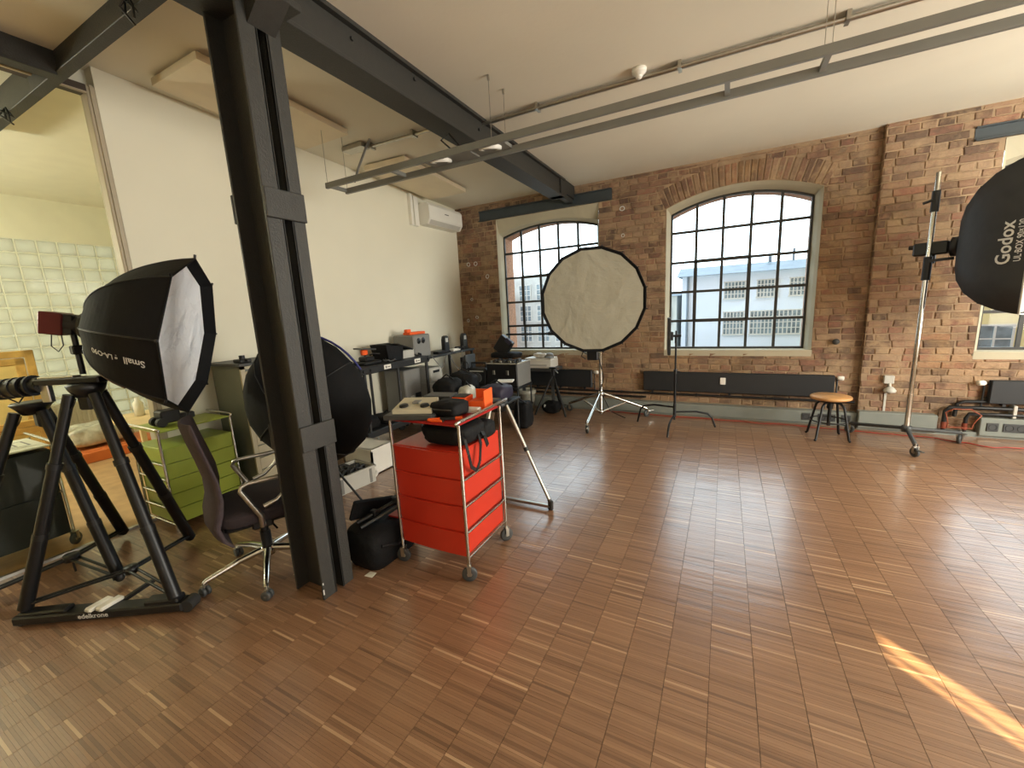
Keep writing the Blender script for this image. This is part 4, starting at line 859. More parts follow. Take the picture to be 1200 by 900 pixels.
# ---- front tripod with the octagonal softbox
AP = Vector((-3.12, 0.886, 1.245)); L0 = (AP.x, AP.y, 0); ft = [Vector((-3.325, 0.50, 0.085)), Vector((-2.64, 0.895, 0.085)), Vector((-3.37, 1.30, 0.05))]
tp = thing('camera_tripod', 'black heavy tripod on a wheeled slider base carrying the octagonal softbox', 'tripod', L0)
ud = Vector((0.885, 0.465, 0))
for f in ft:
    d = (Vector((f.x, f.y, 0))-Vector((AP.x, AP.y, 0))).normalized(); top = AP+d*0.075+Vector((0, 0, -0.03)); leg(tp, top, f, 0.031, L0)
obj('bowl', off(L0).lathe([(0, -.05), (.05, -.05), (.075, -.01), (.085, .02), (.06, .03), (0, .03)], 20, AP), M_black, tp)
obj('fluid_head', off(L0).obox(AP+Vector((0, 0, -.12)), AP+Vector((0, 0, .0)), .08, .07, (0.885, 0.465, 0), .01), M_black, tp)
obj('slider_plate', off(L0).obox(AP-ud*.24+Vector((0, 0, .045)), AP+ud*.115+Vector((0, 0, .045)), .09, .035, bev=.006), M_blackm, tp); obj('plate_rail', off(L0).obox(AP-ud*.235+Vector((0, 0, .066)), AP-ud*.04+Vector((0, 0, .066)), .05, .012, bev=.003).obox(AP-ud*.225+Vector((0, 0, .03)), AP-ud*.225+Vector((0, 0, -.07)), .03, .05, (0.885, .465, 0), .004), M_steelbr, tp)
obj('hanging_cord', cord_loop(L0, AP+Vector((-.03, -.06, -.02)), .045), M_cable, tp)
hub = Vector((-3.12, 0.886, 0.13))
obj('spreader_hub', off(L0).lathe([(0, -.02), (.035, -.02), (.035, .02), (0, .02)], 14, hub), M_black, tp)
for f in ft:
    d = (f-hub); sd = Vector((-d.y, d.x, 0)).normalized()*0.016; obj('spreader_arm', off(L0).cyl(hub+sd, hub+d*.93+sd+Vector((0, 0, .02)), .008, n=8).cyl(hub-sd, hub+d*.93-sd+Vector((0, 0, .02)), .008, n=8), M_blackm, tp)
# slider base under the two front feet
P0, P1 = Vector((-3.35, 0.475, 0.038)), Vector((-2.60, 0.925, 0.038)); dv = (P1-P0).normalized(); sv = Vector((dv.y, -dv.x, 0)); c0 = (P0+P1)/2; L0 = (c0.x, c0.y, 0)
sl = thing('slider_base', 'low black motion slider bar lying on the floor under the front tripod', 'slider', L0)
obj('bar', off(L0).obox(P0, P1, .085, .05, bev=.008), M_black, sl); obj('bar_top', off(L0).obox(P0+dv*.02+Vector((0, 0, .028)), P0+dv*.27+Vector((0, 0, .034)), .06, .02, bev=.006), M_black, sl); obj('bar_top', off(L0).obox(P1-dv*.20+Vector((0, 0, .033)), P1-dv*.02+Vector((0, 0, .038)), .07, .03, bev=.008), M_black, sl)
obj('end_wheel', off(L0).cyl(P1+dv*.02+sv*.035, P1+dv*.02-sv*.035, .034, n=20), M_rubber, sl); obj('end_wheel', off(L0).cyl(P0+dv*.03+sv*.03, P0+dv*.03-sv*.03, .034, n=20), M_rubber, sl)
obj('cross_arm', off(L0).obox(c0-sv*.02+dv*.03+Vector((0, 0, .0)), c0-sv*.20+dv*.12+Vector((0, 0, .03)), .03, .02, bev=.004), M_black, sl)
fp = c0+sv*.0431+dv*(-.02); fq = Vector((fp.x, fp.y, .040)); vdir = Vector((0, 0, 1)); lettering('edelkrone', 0.038, lambda x, y: Vector(fq)+dv*x+vdir*y-Vector(L0), sl)
for k in range(2):
    pc = c0+dv*(-.02+k*.056)-sv*.005; t = thing('battery_pack', ('left', 'right')[k]+' one of the two white battery packs on the slider bar', 'battery', (pc.x, pc.y, .063), math.atan2(dv.y, dv.x)+PI/2-.35, group='white battery packs on the slider bar')
    obj('case', MB().box(-.055, .055, -.023, .023, 0, .022, .006), M_white, t); obj('contact_strip', MB().box(-.058, -.045, -.016, .016, .006, .016), M_lgrey, t)
# ---- octagonal softbox
def bowl(L, prof, nside, phase):
    return [[Vector((d, r*math.cos(phase+2*PI*k/nside), r*math.sin(phase+2*PI*k/nside))) for k in range(nside)] for d, r in prof]
def softbox(name, label, M4, prof, nside, phase, recess, mat_shell, mat_front, hub_r, rim_w=0.012, rods=True, cat='softbox'):
    t = thing(name, label, cat, mat4=M4); R = bowl(None, prof, nside, phase); n = nside
    vs = [p for r in R for p in r]; m = MB(); m._add(vs, [(i*n+k, i*n+(k+1) % n, (i+1)*n+(k+1) % n, (i+1)*n+k) for i in range(len(R)-1) for k in range(n)]); obj('shell', m, mat_shell, t)
    d1, r1 = prof[-1]; dr = d1-recess; m = MB(); ci = MB()
    # inside lip from the rim back to the cloth, then the cloth with a soft sag
    lip = [Vector((d1, p.y*.985, p.z*.985)) for p in R[-1]]; inn = [Vector((dr, p.y*.955, p.z*.955)) for p in R[-1]]
    m._add(lip+inn, [(k, n+k, n+(k+1) % n, (k+1) % n) for k in range(n)]); obj('inner_lip', m, mat_shell, t)
    rings = []; NR_ = 7
    for i in range(NR_+1):
        f = 1-i/NR_; rings.append([Vector((dr-0.012*(1-f*f)+random.uniform(-.003, .003)*(0 < i), p.y*f, p.z*f)) for p in inn for p in (p,)])
    vs = [p for r in rings for p in r]; ci._add(vs, [(i*n+k, (i+1)*n+k, (i+1)*n+(k+1) % n, i*n+(k+1) % n) for i in range(NR_) for k in range(n)], True); obj('diffuser_cloth', ci, mat_front, t)
    obj('rim', MB().tube(R[-1], rim_w*0.5, 6, True), mat_shell, t)
    for k in range(n):
        if rods: obj('rod', MB().tube([r[k]*1.0 for r in R], 0.0045, 5), M_black, t)
        q = R[-1][k]; obj('rod_tip', MB().cyl(q*1.0, q*1.0+Vector((0.0, q.y, q.z)).normalized()*0.022, 0.007, n=6), M_black, t)
    obj('mount_ring', MB().lathe([(hub_r*.6, -.04), (hub_r, -.04), (hub_r, .01), (hub_r*.6, .01), (hub_r*.6, -.04)], 20, (0, 0, 0), (1, 0, 0)), M_black, t)
    return t
B0 = Vector((-3.144, 0.973, 1.575)); C0 = Vector((-2.847, 1.305, 1.487)); ax = (C0-B0).normalized(); M4 = frame_axis(B0, ax)
prof8 = [(0.0, 0.07), (0.012, 0.15), (0.05, 0.225), (0.11, 0.295), (0.19, 0.355), (0.28, 0.402), (0.37, 0.438), (0.455, 0.462)]
def smooth_prof(p, k=3):
    out = []
    for i in range(len(p)-1):
        a = p[max(i-1, 0)]; b = p[i]; c = p[i+1]; d = p[min(i+2, len(p)-1)]
        for s in range(k):
            t = s/k; out.append(tuple(0.5*((2*b[q])+(-a[q]+c[q])*t+(2*a[q]-5*b[q]+4*c[q]-d[q])*t*t+(-a[q]+3*b[q]-3*c[q]+d[q])*t**3) for q in (0, 1)))
    return out+[p[-1]]
prof8 = smooth_prof(prof8)
sb = softbox('octagonal_softbox', 'black octagonal softbox with white cloth mounted on the front tripod', M4, prof8, 8, PI/2, 0.06, M_fabric, M_diff, 0.07)
def rad8(d):
    for (d0, r0), (d1, r1) in zip(prof8[:-1], prof8[1:]):
        if d <= d1: return r0+(r1-r0)*(d-d0)/(d1-d0)
    return prof8[-1][1]
def on_facet(dm, f0, a0, a1):
    """text laid on the facet between the rods at angles a0 and a1, reading from the rim to the back"""
    v0 = Vector((0, math.cos(a0), math.sin(a0))); v1 = Vector((0, math.cos(a1), math.sin(a1))); Nv = (v0+v1).normalized()
    def fn(u, v):
        d = dm-u; r = rad8(d); ch = (v1-v0).length*r; f = f0+v/ch; return Vector((d, 0, 0))+(v0*(1-f)+v1*f)*r+Nv*0.008
    return fn
fa = (PI, PI*1.25)
lettering('Small', 0.054, on_facet(0.335, 0.42, *fa), sb, sx=0.9); lettering('g LA-O90', 0.040, on_facet(0.19, 0.42, *fa), sb, sx=0.85)
obj('zip_strip', MB().tube([Vector((d, 0, 0))+Vector((0, math.cos(math.radians(226)), math.sin(math.radians(226))))*(rad8(d)+.002) for d in (.03, .08, .14, .2, .26)], .006, 5), pm('brown_tape', C(84, 62, 48), .6), sb)
# light head behind it
L0 = B0; t = thing('studio_light', 'small maroon and black studio lamp head behind the octagonal softbox', 'studio light', mat4=frame_axis(B0, ax))
obj('lamp_body', MB().box(-.20, -.10, -.058, .058, -.062, .058, .006), M_maroon, t); obj('bayonet', MB().cyl((-.10, 0, 0), (-.035, 0, 0), .055, n=20), M_black, t); obj('cooling_block', MB().box(-.12, -.06, -.05, .05, -.055, .055, .006), M_black, t)
obj('power_cord', MB().tube([(-.17, 0, -.06), (-.175, .01, -.13), (-.15, .02, -.16), (-.125, .01, -.12), (-.13, 0, -.06)], .003, 5), M_cable, t)
L0 = (AP.x, AP.y, 1.29); yk = B0-ax*.09
obj('yoke', off(B0).cyl((yk.x, yk.y, yk.z-.055), (yk.x-.0, yk.y, AP.z+.07), .014, n=10), M_black, None).location = B0
o = bpy.data.objects['yoke']; o.name = 'light_spigot'; tag(o, 'short black spigot with lever between the lamp head and tripod plate', 'spigot')
obj('lever', off(B0).cyl((yk.x, yk.y, yk.z-.15), (yk.x+.07, yk.y+.03, yk.z-.15), .012, n=8).cb((yk.x, yk.y, yk.z-.14), (.05, .05, .05), .006), M_black, o)
# black tube lamp at the left on the plate
q0 = AP-ud*.245+Vector((0, 0, .03)); q1 = AP-ud*.62+Vector((0, 0, -.0)); L0 = tuple(q0)
t = thing('tube_lamp', 'black ribbed cylindrical lamp lying across the tripod plate at the left edge', 'lamp', L0)
obj('barrel', off(L0).cyl(q0, q0+(q1-q0)*.3, .042, n=20).cyl(q0+(q1-q0)*.25, q1, .052, n=20), M_black, t)
for k in range(5): c = q0+(q1-q0)*(.1+.12*k); obj('cooling_rib', off(L0).cyl(c, c+(q1-q0).normalized()*.012, .057, n=20), M_black, t)
obj('cord', off(L0).tube([q0+(q1-q0)*.3+Vector((0, 0, -.05)), q0+(q1-q0)*.4+Vector((0, 0, -.085)), q0+(q1-q0)*.55+Vector((0, 0, -.05))], .004, 5), M_cable, t)
# ---- second tripod at the left edge
AP2 = Vector((-3.66, 0.79, 1.13)); L0 = (AP2.x, AP2.y, 0); ft = [Vector((-3.27, 0.87, 0.04)), Vector((-3.97, 1.135, 0.05)), Vector((-3.80, 0.33, 0.04))]
tp2 = thing('camera_tripod', 'black tripod with nothing on top cut by the left picture edge', 'tripod', L0)
for f in ft:
    d = (Vector((f.x, f.y, 0))-Vector((AP2.x, AP2.y, 0))).normalized(); leg(tp2, AP2+d*.075+Vector((0, 0, -.03)), f, .031, L0)
obj('bowl', off(L0).lathe([(0, -.05), (.05, -.05), (.075, -.01), (.095, .015), (.085, .025), (0, .02)], 20, AP2), M_black, tp2); obj('bowl_clamp', off(L0).cb(AP2+Vector((.05, .02, -.08)), (.07, .07, .09), .01), M_black, tp2)
obj('hanging_cord', cord_loop(L0, AP2+Vector((-.03, -.06, -.02)), .045), M_cable, tp2)
hub = Vector((-3.67, 0.785, 0.13)); obj('spreader_hub', off(L0).lathe([(0, -.02), (.04, -.02), (.04, .02), (0, .02)], 14, hub).tube([hub, hub+Vector((0, 0, -.06)), hub+Vector((.005, 0, -.10))], .006, 6), M_black, tp2)
for f in ft:
    d = (f-hub); sd = Vector((-d.y, d.x, 0)).normalized()*.018; obj('spreader_arm', off(L0).cyl(hub+sd, hub+d*.93+sd+Vector((0, 0, .02)), .009, n=8).cyl(hub-sd, hub+d*.93-sd+Vector((0, 0, .02)), .009, n=8), M_blackm, tp2)
# ---- big folded black softbox behind the column
c = Vector((-2.70, 1.93, 0.962)); axb = Vector((0.28, -0.95, -0.08)).normalized()
profb = [(0.0, 0.485), (0.03, 0.49), (0.10, 0.47), (0.18, 0.415), (0.25, 0.32), (0.29, 0.20), (0.305, 0.09)]
M4 = frame_axis(c, axb); t = thing('round_softbox', 'big black domed softbox seen from behind, hidden partly by the steel column', 'softbox', mat4=M4); NS = 20
def wob(k, i): return 1+0.012*math.sin(k*2.1+i)+0.01*math.sin(k*5.3)
vs = [Vector((d, r*math.cos(2*PI*k/NS)*wob(k, i), r*math.sin(2*PI*k/NS)*wob(k, i))) for i, (d, r) in enumerate(profb) for k in range(NS)]
obj('shell', MB()._add(vs, [(i*NS+k, (i+1)*NS+k, (i+1)*NS+(k+1) % NS, i*NS+(k+1) % NS) for i in range(len(profb)-1) for k in range(NS)]+[tuple(range((len(profb)-1)*NS, len(profb)*NS))[::-1]], True), M_fabric, t)
obj('front_cloth', MB()._add(vs[:NS], [tuple(range(NS))]), M_fabric, t)
obj('blue_piping', MB().tube([Vector((-.004, .493*math.cos(a), .493*math.sin(a))) for a in np.linspace(0.15*PI, 1.2*PI, 24)], .008, 6), M_blue, t)
obj('rear_pad', MB().blob((-.10, -.18, .44), (.12, .34, .12), .7), M_fabric, t)
obj('fabric_seam', MB().tube([vs[i*NS+7]*1.004 for i in range(len(profb))], .005, 5).tube([vs[i*NS+12]*1.004 for i in range(len(profb))], .005, 5).tube([vs[i*NS+2]*1.004 for i in range(len(profb))], .005, 5).tube([vs[i*NS+17]*1.004 for i in range(len(profb))], .005, 5), M_black, t)
base = Vector((-2.72, 2.08, 0)); L0 = tuple(base); t = thing('light_stand', 'black light stand holding the big domed softbox behind the column', 'light stand', L0)
obj('pole', MB().cyl((0, 0, .05), (0, 0, 1.0), .014), M_blackm, t)
for k in range(3): a = 0.6+k*2*PI/3; obj('leg', MB().cyl((0, 0, .35), (.20*math.cos(a), .20*math.sin(a), .012), .009), M_blackm, t)

# ---- round white softbox facing the room, on a chrome roller stand
c = Vector((-1.445, 4.97, 1.605)); nrm = Vector((0.20, -0.98, -0.03)).normalized(); D = 0.38
prof16 = [(0.0, 0.09), (0.03, 0.22), (0.10, 0.38), (0.20, 0.51), (0.30, 0.59), (D, 0.635)]
softbox('round_softbox', 'large round softbox with pale grey cloth in front of the brick wall', frame_axis(c-nrm*D, nrm), prof16, 16, PI/16, 0.006, M_fabric, M_reflcloth, 0.09, rim_w=0.017, rods=False)
hb = c-nrm*D; t = thing('studio_light', 'black studio lamp and control box below the round pale softbox', 'studio light', tuple(hb)); L0 = tuple(hb)
obj('lamp_body', off(L0).cyl(hb-nrm*.05, hb-nrm*.22, .07, n=18), M_black, t); obj('control_box', off(L0).cb((-1.50, 5.16, 0.915), (.14, .08, .13), .008), M_black, t); obj('tilt_bracket', off(L0).cyl(hb-nrm*.12, (-1.46, 5.38, 1.3), .015), M_black, t)
obj('cable', off(L0).tube([(-1.44, 5.2, .88), (-1.42, 5.25, .75), (-1.40, 5.3, .6), (-1.46, 5.35, .4), (-1.35, 5.45, .1), (-1.2, 5.5, .02), (-1.15, 5.45, .02)], .006, 6).tube([(-1.60, 5.2, .92), (-1.66, 5.25, .95), (-1.70, 5.3, .88), (-1.64, 5.3, .84)], .007, 6), M_cable, t)
def roller_stand(label, cen, feet, ztop, zc, zl, matp, matl, r=.016, wheel=.05):
    L0 = (cen[0], cen[1], 0); t = thing('roller_stand', label, 'light stand', L0); x, y = cen
    obj('pole', off(L0).cyl((x, y, zl-.03), (x, y, zc+.35), r*1.15, n=14).cyl((x, y, zc+.3), (x, y, ztop), r, n=14), matp, t)
    obj('collar', off(L0).lathe([(r, -.03), (r*2, -.03), (r*2.2, 0), (r*2, .03), (r, .03)], 14, (x, y, zc)), matl, t); obj('collar', off(L0).lathe([(r, -.02), (r*1.9, -.02), (r*1.9, .02), (r, .02)], 14, (x, y, zl)), matl, t)
    for fx, fy in feet:
        d = Vector((fx-x, fy-y, 0)).normalized(); A = Vector((x, y, zc))+d*r*1.5; B = Vector((fx, fy, wheel*2+.02)); lg = obj('leg', off(L0).cyl(A, B, r*.95, n=10), matl, t)
        if zl < zc-.05: mid = A+(B-A)*.55; obj('brace', off(L0).cyl(Vector((x, y, zl))+d*r*1.5, mid, r*.75, n=8), matl, t)
        w = Vector((fx, fy, 0))-Vector(L0); caster(t, w.x, w.y, wheel, 0, math.atan2(d.y, d.x)+.5, .026); obj('brake_lever', off(L0).obox((fx, fy, wheel*1.6), (fx+d.x*.10-d.y*.03, fy+d.y*.10+d.x*.03, wheel*1.75), .02, .008), matl, t)
    return t, L0
roller_stand('chrome three legged roller stand carrying the large round softbox', (-1.46, 5.38), [(-1.455, 4.70), (-0.90, 5.66), (-2.02, 5.68)], 1.42, .36, .11, M_chrome, M_chrome, .02)
# ---- hooded rectangular softbox at the right picture edge
rs, L0 = roller_stand('tall chrome roller stand with black low legs beside the brick pier', (1.645, 5.22), [(1.63, 4.92), (2.14, 5.50), (1.29, 5.60)], 2.555, .19, .19, M_chrome, M_dgrey, .019, .045)
obj('clamp', off(L0).cyl((1.645, 5.22, 2.22), (1.645, 5.22, 2.40), .030).cyl((1.645, 5.22, 2.33), (1.56, 5.20, 2.30), .012), M_black, rs); obj('clamp', off(L0).cyl((1.645, 5.22, 1.62), (1.645, 5.22, 1.83), .032).obox((1.645, 5.2, 1.79), (1.80, 5.17, 1.80), .03, .025), M_black, rs)
HB = Vector((1.83, 5.17, 1.90)); ng = Vector((0.85, -0.53, 0.0)).normalized(); M4 = frame_axis(HB, ng)
t = thing('rectangular_softbox', 'black rectangular softbox with white lettering cut by the right picture edge', 'softbox', mat4=M4)
pr_ = [(0.0, .07, .07), (.015, .15, .20), (.05, .22, .31), (.12, .30, .42), (.22, .37, .51), (.33, .42, .565), (.42, .445, .595), (.46, .45, .60)]
def rrect(hw, hh, nseg=6, p=0.35):
    out = []
    for k in range(4*nseg):
        a = 2*PI*k/(4*nseg)+PI/4; ca, sa = math.cos(a), math.sin(a); sc = 1/max(abs(ca), abs(sa)); u, v = ca*sc, sa*sc; rl = min(1.0, (abs(u)*abs(v))); kx = 1-0.03*rl; out.append((u*hw*kx, v*hh*kx))
    return out
rings = [[Vector((d, y, z)) for y, z in rrect(a, b)] for d, a, b in pr_]; n = len(rings[0]); vs = [p for r in rings for p in r]
obj('shell', MB()._add(vs, [(i*n+k, i*n+(k+1) % n, (i+1)*n+(k+1) % n, (i+1)*n+k) for i in range(len(rings)-1) for k in range(n)], True), pm('charcoal_nylon', C(46, 48, 50), .6, var=.12, scale=10, bump=.35, bscale=10), t)
obj('front_cloth', MB()._add([Vector((.445, p.y*.97, p.z*.97)) for p in rings[-1]], [tuple(range(n))]), M_diff, t); obj('rim', MB().tube(rings[-1], .008, 6, True), M_lgrey, t)
obj('mount_ring', MB().lathe([(.05, -.05), (.085, -.05), (.085, .01), (.05, .01), (.05, -.05)], 20, (0, 0, 0), (1, 0, 0)), M_black, t)
def hwid(d):
    for (d0, a0, b0), (d1, a1, b1) in zip(pr_[:-1], pr_[1:]):
        if d <= d1: return a0+(a1-a0)*(d-d0)/(d1-d0)
    return pr_[-1][1]
def side(dm, zm): return lambda u, v: Vector((dm-v, -hwid(dm-v)*1.0-.006, zm+u))
lettering('Godox', .112, side(.335, -.045), t, sx=1.0); lettering('UL·BOX 90×120', .052, side(.41, -.035), t, sx=.85)
t = thing('studio_light', 'black studio lamp head between the tall stand and the lettered softbox', 'studio light', mat4=M4)
obj('lamp_body', MB().box(-.30, -.06, -.055, .055, -.055, .06, .012), M_black, t); obj('rear_knob', MB().cyl((-.34, 0, .03), (-.30, 0, .03), .02), M_black, t); obj('bracket', MB().box(-.20, -.15, -.02, .02, -.13, -.05, .005), M_black, t); obj('handle_screw', MB().cyl((-.17, -.06, -.10), (-.17, .06, -.10), .012), M_dgrey, t)
# ---- LED panel on a stand with curved legs
L0 = (-0.505, 5.25, 0); t = thing('light_stand', 'slim black stand with curved low legs in front of the middle radiator', 'light stand', L0)
obj('pole', MB().cyl((0, 0, .10), (0, 0, 1.20), .011).cyl((0, 0, .25), (0, 0, .70), .0145), M_blackm, t); obj('riser_knob', MB().cyl((0, 0, .68), (0, 0, .73), .022).cyl((.0, 0, .705), (.05, 0, .705), .009).cyl((0, 0, .14), (0, 0, .30), .019), M_black, t)
for a, z in ((2.95, .26), (0.25, .20), (4.66, .16)):
    e = Vector((math.cos(a), math.sin(a), 0)); obj('leg', MB().tube([e*.015+Vector((0, 0, z)), e*.25+Vector((0, 0, z+.005)), e*.38+Vector((0, 0, z-.02)), e*.43+Vector((0, 0, z-.07)), e*.47+Vector((0, 0, .012))], .0115, 8), M_blackm, t)
L0 = (-0.565, 5.22, 1.14); t = thing('led_panel', 'thin black light panel turned edge on before the middle window', 'light panel', L0, math.radians(8))
obj('panel_case', MB().box(-.035, .0, -.16, .16, -.215, .215, .008), M_black, t); obj('panel_front', MB().box(-.039, -.035, -.145, .145, -.20, .20), M_lgrey, t); obj('panel_mount', MB().box(0, .03, -.05, .05, -.05, .05, .006).cyl((.03, 0, 0), (.075, 0, 0), .014).cyl((.06, .03, 0), (.06, .03, -.09), .012), M_black, t)
obj('knob', MB().cyl((.06, .02, 0), (.12, .02, 0), .016), M_black, t)
# ---- stool
L0 = (1.045, 5.33, 0); t = thing('bar_stool', 'low industrial stool with round wooden seat and black metal legs', 'stool', L0)
obj('seat', MB().lathe([(0, .435), (.17, .435), (.182, .445), (.182, .462), (.172, .47), (0, .47)], 36), M_wood, t); obj('screw_spindle', MB().cyl((0, 0, .14), (0, 0, .43), .018), M_blackm, t); obj('seat_plate', MB().lathe([(0, .405), (.10, .405), (.10, .435), (0, .435)], 20), M_blackm, t)
for k in range(4):
    a = PI/4+k*PI/2+.12; e = Vector((math.cos(a), math.sin(a), 0)); obj('leg', MB().tube([e*.05+Vector((0, 0, .40)), e*.10+Vector((0, 0, .395)), e*.135+Vector((0, 0, .36)), e*.205+Vector((0, 0, .02)), e*.22+Vector((0, 0, .008))], .0125, 8), M_blackm, t)
obj('foot_ring', MB().torus((0, 0, .20), .165, .007), M_blackm, t); obj('thread_nut', MB().cyl((0, 0, .33), (0, 0, .39), .03, n=6), M_blackm, t)

# ============================================================ gear along the left wall
M_cart = pm('cart_black_metal', C(32, 33, 34), .5, var=.1)
# ---- rolling production cart
L0 = (-3.65, 3.62, 0); pc = thing('production_cart', 'long black rolling equipment cart with white stickers along the left wall', 'cart', L0)
obj('top_shelf', off(L0).box(-3.92, -3.40, 3.05, 4.20, .935, 1.015, .01), M_cart, pc)
for y in (3.44, 3.96):
    s = obj('sticker', off(L0).box(-3.400, -3.397, y-.055, y+.055, .955, 1.005, .001), M_white, pc); obj('sticker_print', off(L0).box(-3.3975, -3.396, y-.035, y-.01, .967, .992).box(-3.3975, -3.396, y+.0, y+.04, .972, .985), M_mgrey, s)
for x, y in ((-3.42, 3.11), (-3.42, 4.15), (-3.88, 3.11), (-3.88, 4.15), (-3.42, 3.62), (-3.88, 3.62)): obj('post', off(L0).cyl((x, y, .25), (x, y, .94), .017, n=10), M_cart, pc)
obj('lower_shelf', off(L0).box(-3.92, -3.40, 3.05, 4.20, .225, .30, .01), M_cart, pc)
for y in (3.09, 3.19, 4.17): obj('bolt_cap', off(L0).cyl((-3.402, y, .975), (-3.385, y, .975), .018, n=10), M_cart, pc)
for x, y in ((-3.42, 3.17), (-3.88, 3.17), (-3.42, 4.08), (-3.88, 4.08)):
    w = obj('caster', off(L0).obox((x+.035, y, .10), (x+.035, y, .225), .03, .006, (1, 0, 0)).obox((x-.035, y, .10), (x-.035, y, .225), .03, .006, (1, 0, 0)), M_steelbr, pc)
    obj('wheel', off(L0).lathe([(.05, -.022), (.085, -.024), (.10, -.012), (.10, .012), (.085, .024), (.05, .022), (.05, -.022)], 22, (x, y, .10), (1, .25, 0)), M_rubber, w); obj('wheel', off(L0).lathe([(0, -.012), (.052, -.012), (.052, .012), (0, .012)], 14, (x, y, .10), (1, .25, 0)), M_lgrey, w)
# gear on its lower shelf
for k, (y, s, lb) in enumerate(((3.22, (.20, .20, .14), 'black camera bag at the near end of the lower cart shelf'), (3.5, (.3, .25, .1), 'flat black pouch in the middle of the lower cart shelf'))):
    o = obj('gear_pouch', MB().blob((0, 0, s[2]/2), s, .5, 18, 10, .04), M_bag); o.location = (-3.56, y, .30); tag(o, lb, 'bag')
    obj('strap', MB().tube([(-.06, 0, s[2]-.01), (0, .01, s[2]+.04), (.06, 0, s[2]-.01)], .008, 6), M_black, o)
# far side table
L0 = (-3.75, 4.8, 0); t = thing('side_table', 'narrow dark side table with thin top reaching to the brick corner', 'table', L0)
obj('tabletop', off(L0).box(-3.98, -3.48, 4.22, 5.42, .955, .985, .004), M_cart, t)
for x, y in ((-3.51, 5.38), (-3.95, 5.38), (-3.51, 4.26), (-3.95, 4.26)): obj('leg', off(L0).box(x-.015, x+.015, y-.015, y+.015, 0, .956), M_cart, t)
# things on the cart top
def at_top(name, label, cat, x, y, z=1.015, rz=0.0): return thing(name, label, cat, (x, y, z), rz)
t = at_top('monitor_arm', 'small phone monitor with orange bracket on a stand on the production cart', 'monitor', -3.62, 3.36)
obj('stand_base', MB().box(-.10, .10, -.13, .13, 0, .04, .01).box(-.06, .07, -.08, .05, .04, .09, .01), M_black, t); obj('stem', MB().cyl((0, -.02, .06), (0, -.04, .16), .012), M_black, t); obj('orange_bracket', MB().box(-.02, .02, -.075, .005, .11, .17, .006), M_orange, t); obj('screen', MB().obox((0, -.13, .19), (0, .09, .165), .13, .018, bev=.003), M_dgrey, t)
obj('arm', MB().tube([(0, .05, .10), (-.02, .12, .11), (.01, .19, .10)], .010, 6), M_black, t)
t = at_top('open_bag', 'black bag with white label panel standing open on the production cart', 'bag', -3.64, 3.82)
obj('bag_body', MB()._add([(-.12, -.22, 0), (.12, -.22, 0), (.12, .02, 0), (-.12, .02, 0), (-.14, -.25, .20), (.12, -.25, .20), (.13, .03, .16), (-.14, .05, .20)], [(3, 2, 1, 0), (0, 1, 5, 4), (1, 2, 6, 5), (2, 3, 7, 6), (3, 0, 4, 7), (4, 5, 6, 7)]), M_bag, t); obj('flap', MB().obox((0, -.05, .19), (0, .22, .10), .24, .02, bev=.006), M_bag, t); obj('label_panel', MB().box(-.11, .115, .02, .24, 0, .10, .006), M_lgrey, t)
for k, (x, y, lb) in enumerate(((-3.50, 3.58, 'small grey adapter with cables on the production cart edge'), (-3.56, 4.12, 'black cable bundle at the far end of the production cart'))):
    o = obj('cable_bundle', MB().tube([(.06*math.cos(a)*(1+.2*math.sin(3*a)), .07*math.sin(a), .02+.012*math.sin(5*a)) for a in np.linspace(0, 6*PI, 50)], .009, 6), M_dgrey if k == 0 else M_cable); o.location = (x, y, 1.015); tag(o, lb, 'cable')
t = at_top('power_station', 'grey box charger with round vents standing on the side table', 'charger', -3.74, 4.36, .985)
obj('case', MB().box(-.19, .17, -.24, .10, 0, .30, .015), M_mgrey, t); obj('end_panel', MB().box(-.17, .15, .10, .115, .02, .28, .006), M_lgrey, t)
for y in (-.14, -.05): obj('vent', MB().lathe([(0, .004), (.036, .004), (.04, 0)], 18, (.17, y, .22), (1, 0, 0)), M_black, t)
obj('handle_slot', MB().box(-.10, .08, .114, .118, .21, .25), M_black, t); obj('display', MB().box(-.05, .06, .114, .118, .10, .16), M_dgrey, t)
o = obj('tool_box', MB().box(-.06, .06, -.18, .14, 0, .035, .008).box(-.03, .03, -.19, -.11, .03, .075, .008), M_orange); o.location = (-3.72, 4.34, 1.285); tag(o, 'orange red case lying on the grey box charger', 'case')
def router(label, x, y, h):
    t = at_top('network_speaker', label, 'speaker', x, y, .985); obj('base', MB().box(-.05, .05, -.06, .06, 0, .02, .006), M_black, t); m = MB(); m.prism([(-.055, .0), (.055, 0), (.055, h*.75), (.035, h*.95), (0, h), (-.035, h*.95), (-.055, h*.75)], 'x', -.03, .03); obj('body', m, M_black, t); obj('glossy_front', MB().box(.03, .033, -.03, .03, h*.6, h*.85, .001), M_lgrey, t)
router('black arched speaker on the side table beside the grey charger', -3.62, 4.86, .24); router('black arched speaker at the far end of the side table by the bricks', -3.62, 5.34, .24)
for k, (x, y, lb) in enumerate(((-3.6, 4.68, 'flat black hub on the side table beside the grey charger'), (-3.58, 5.02, 'white adapter on the side table between the speakers'))):
    o = obj('adapter', MB().box(-.05, .05, -.09, .09, 0, .035, .006).box(.05, .056, -.05, -.02, .01, .02), M_black if k == 0 else M_white); o.location = (x, y, .985); tag(o, lb, 'adapter')
o = obj('cable_tangle', off((-3.56, 5.15, .985)).tube([(-3.56+.05*math.cos(a*1.3), 5.15+.09*math.sin(a), .99+.035*abs(math.sin(a*2.2))+.012) for a in np.linspace(0, 7*PI, 70)], .006, 5), M_cable); o.location = (-3.56, 5.15, .985); tag(o, 'tangle of black cables on the side table', 'cable')
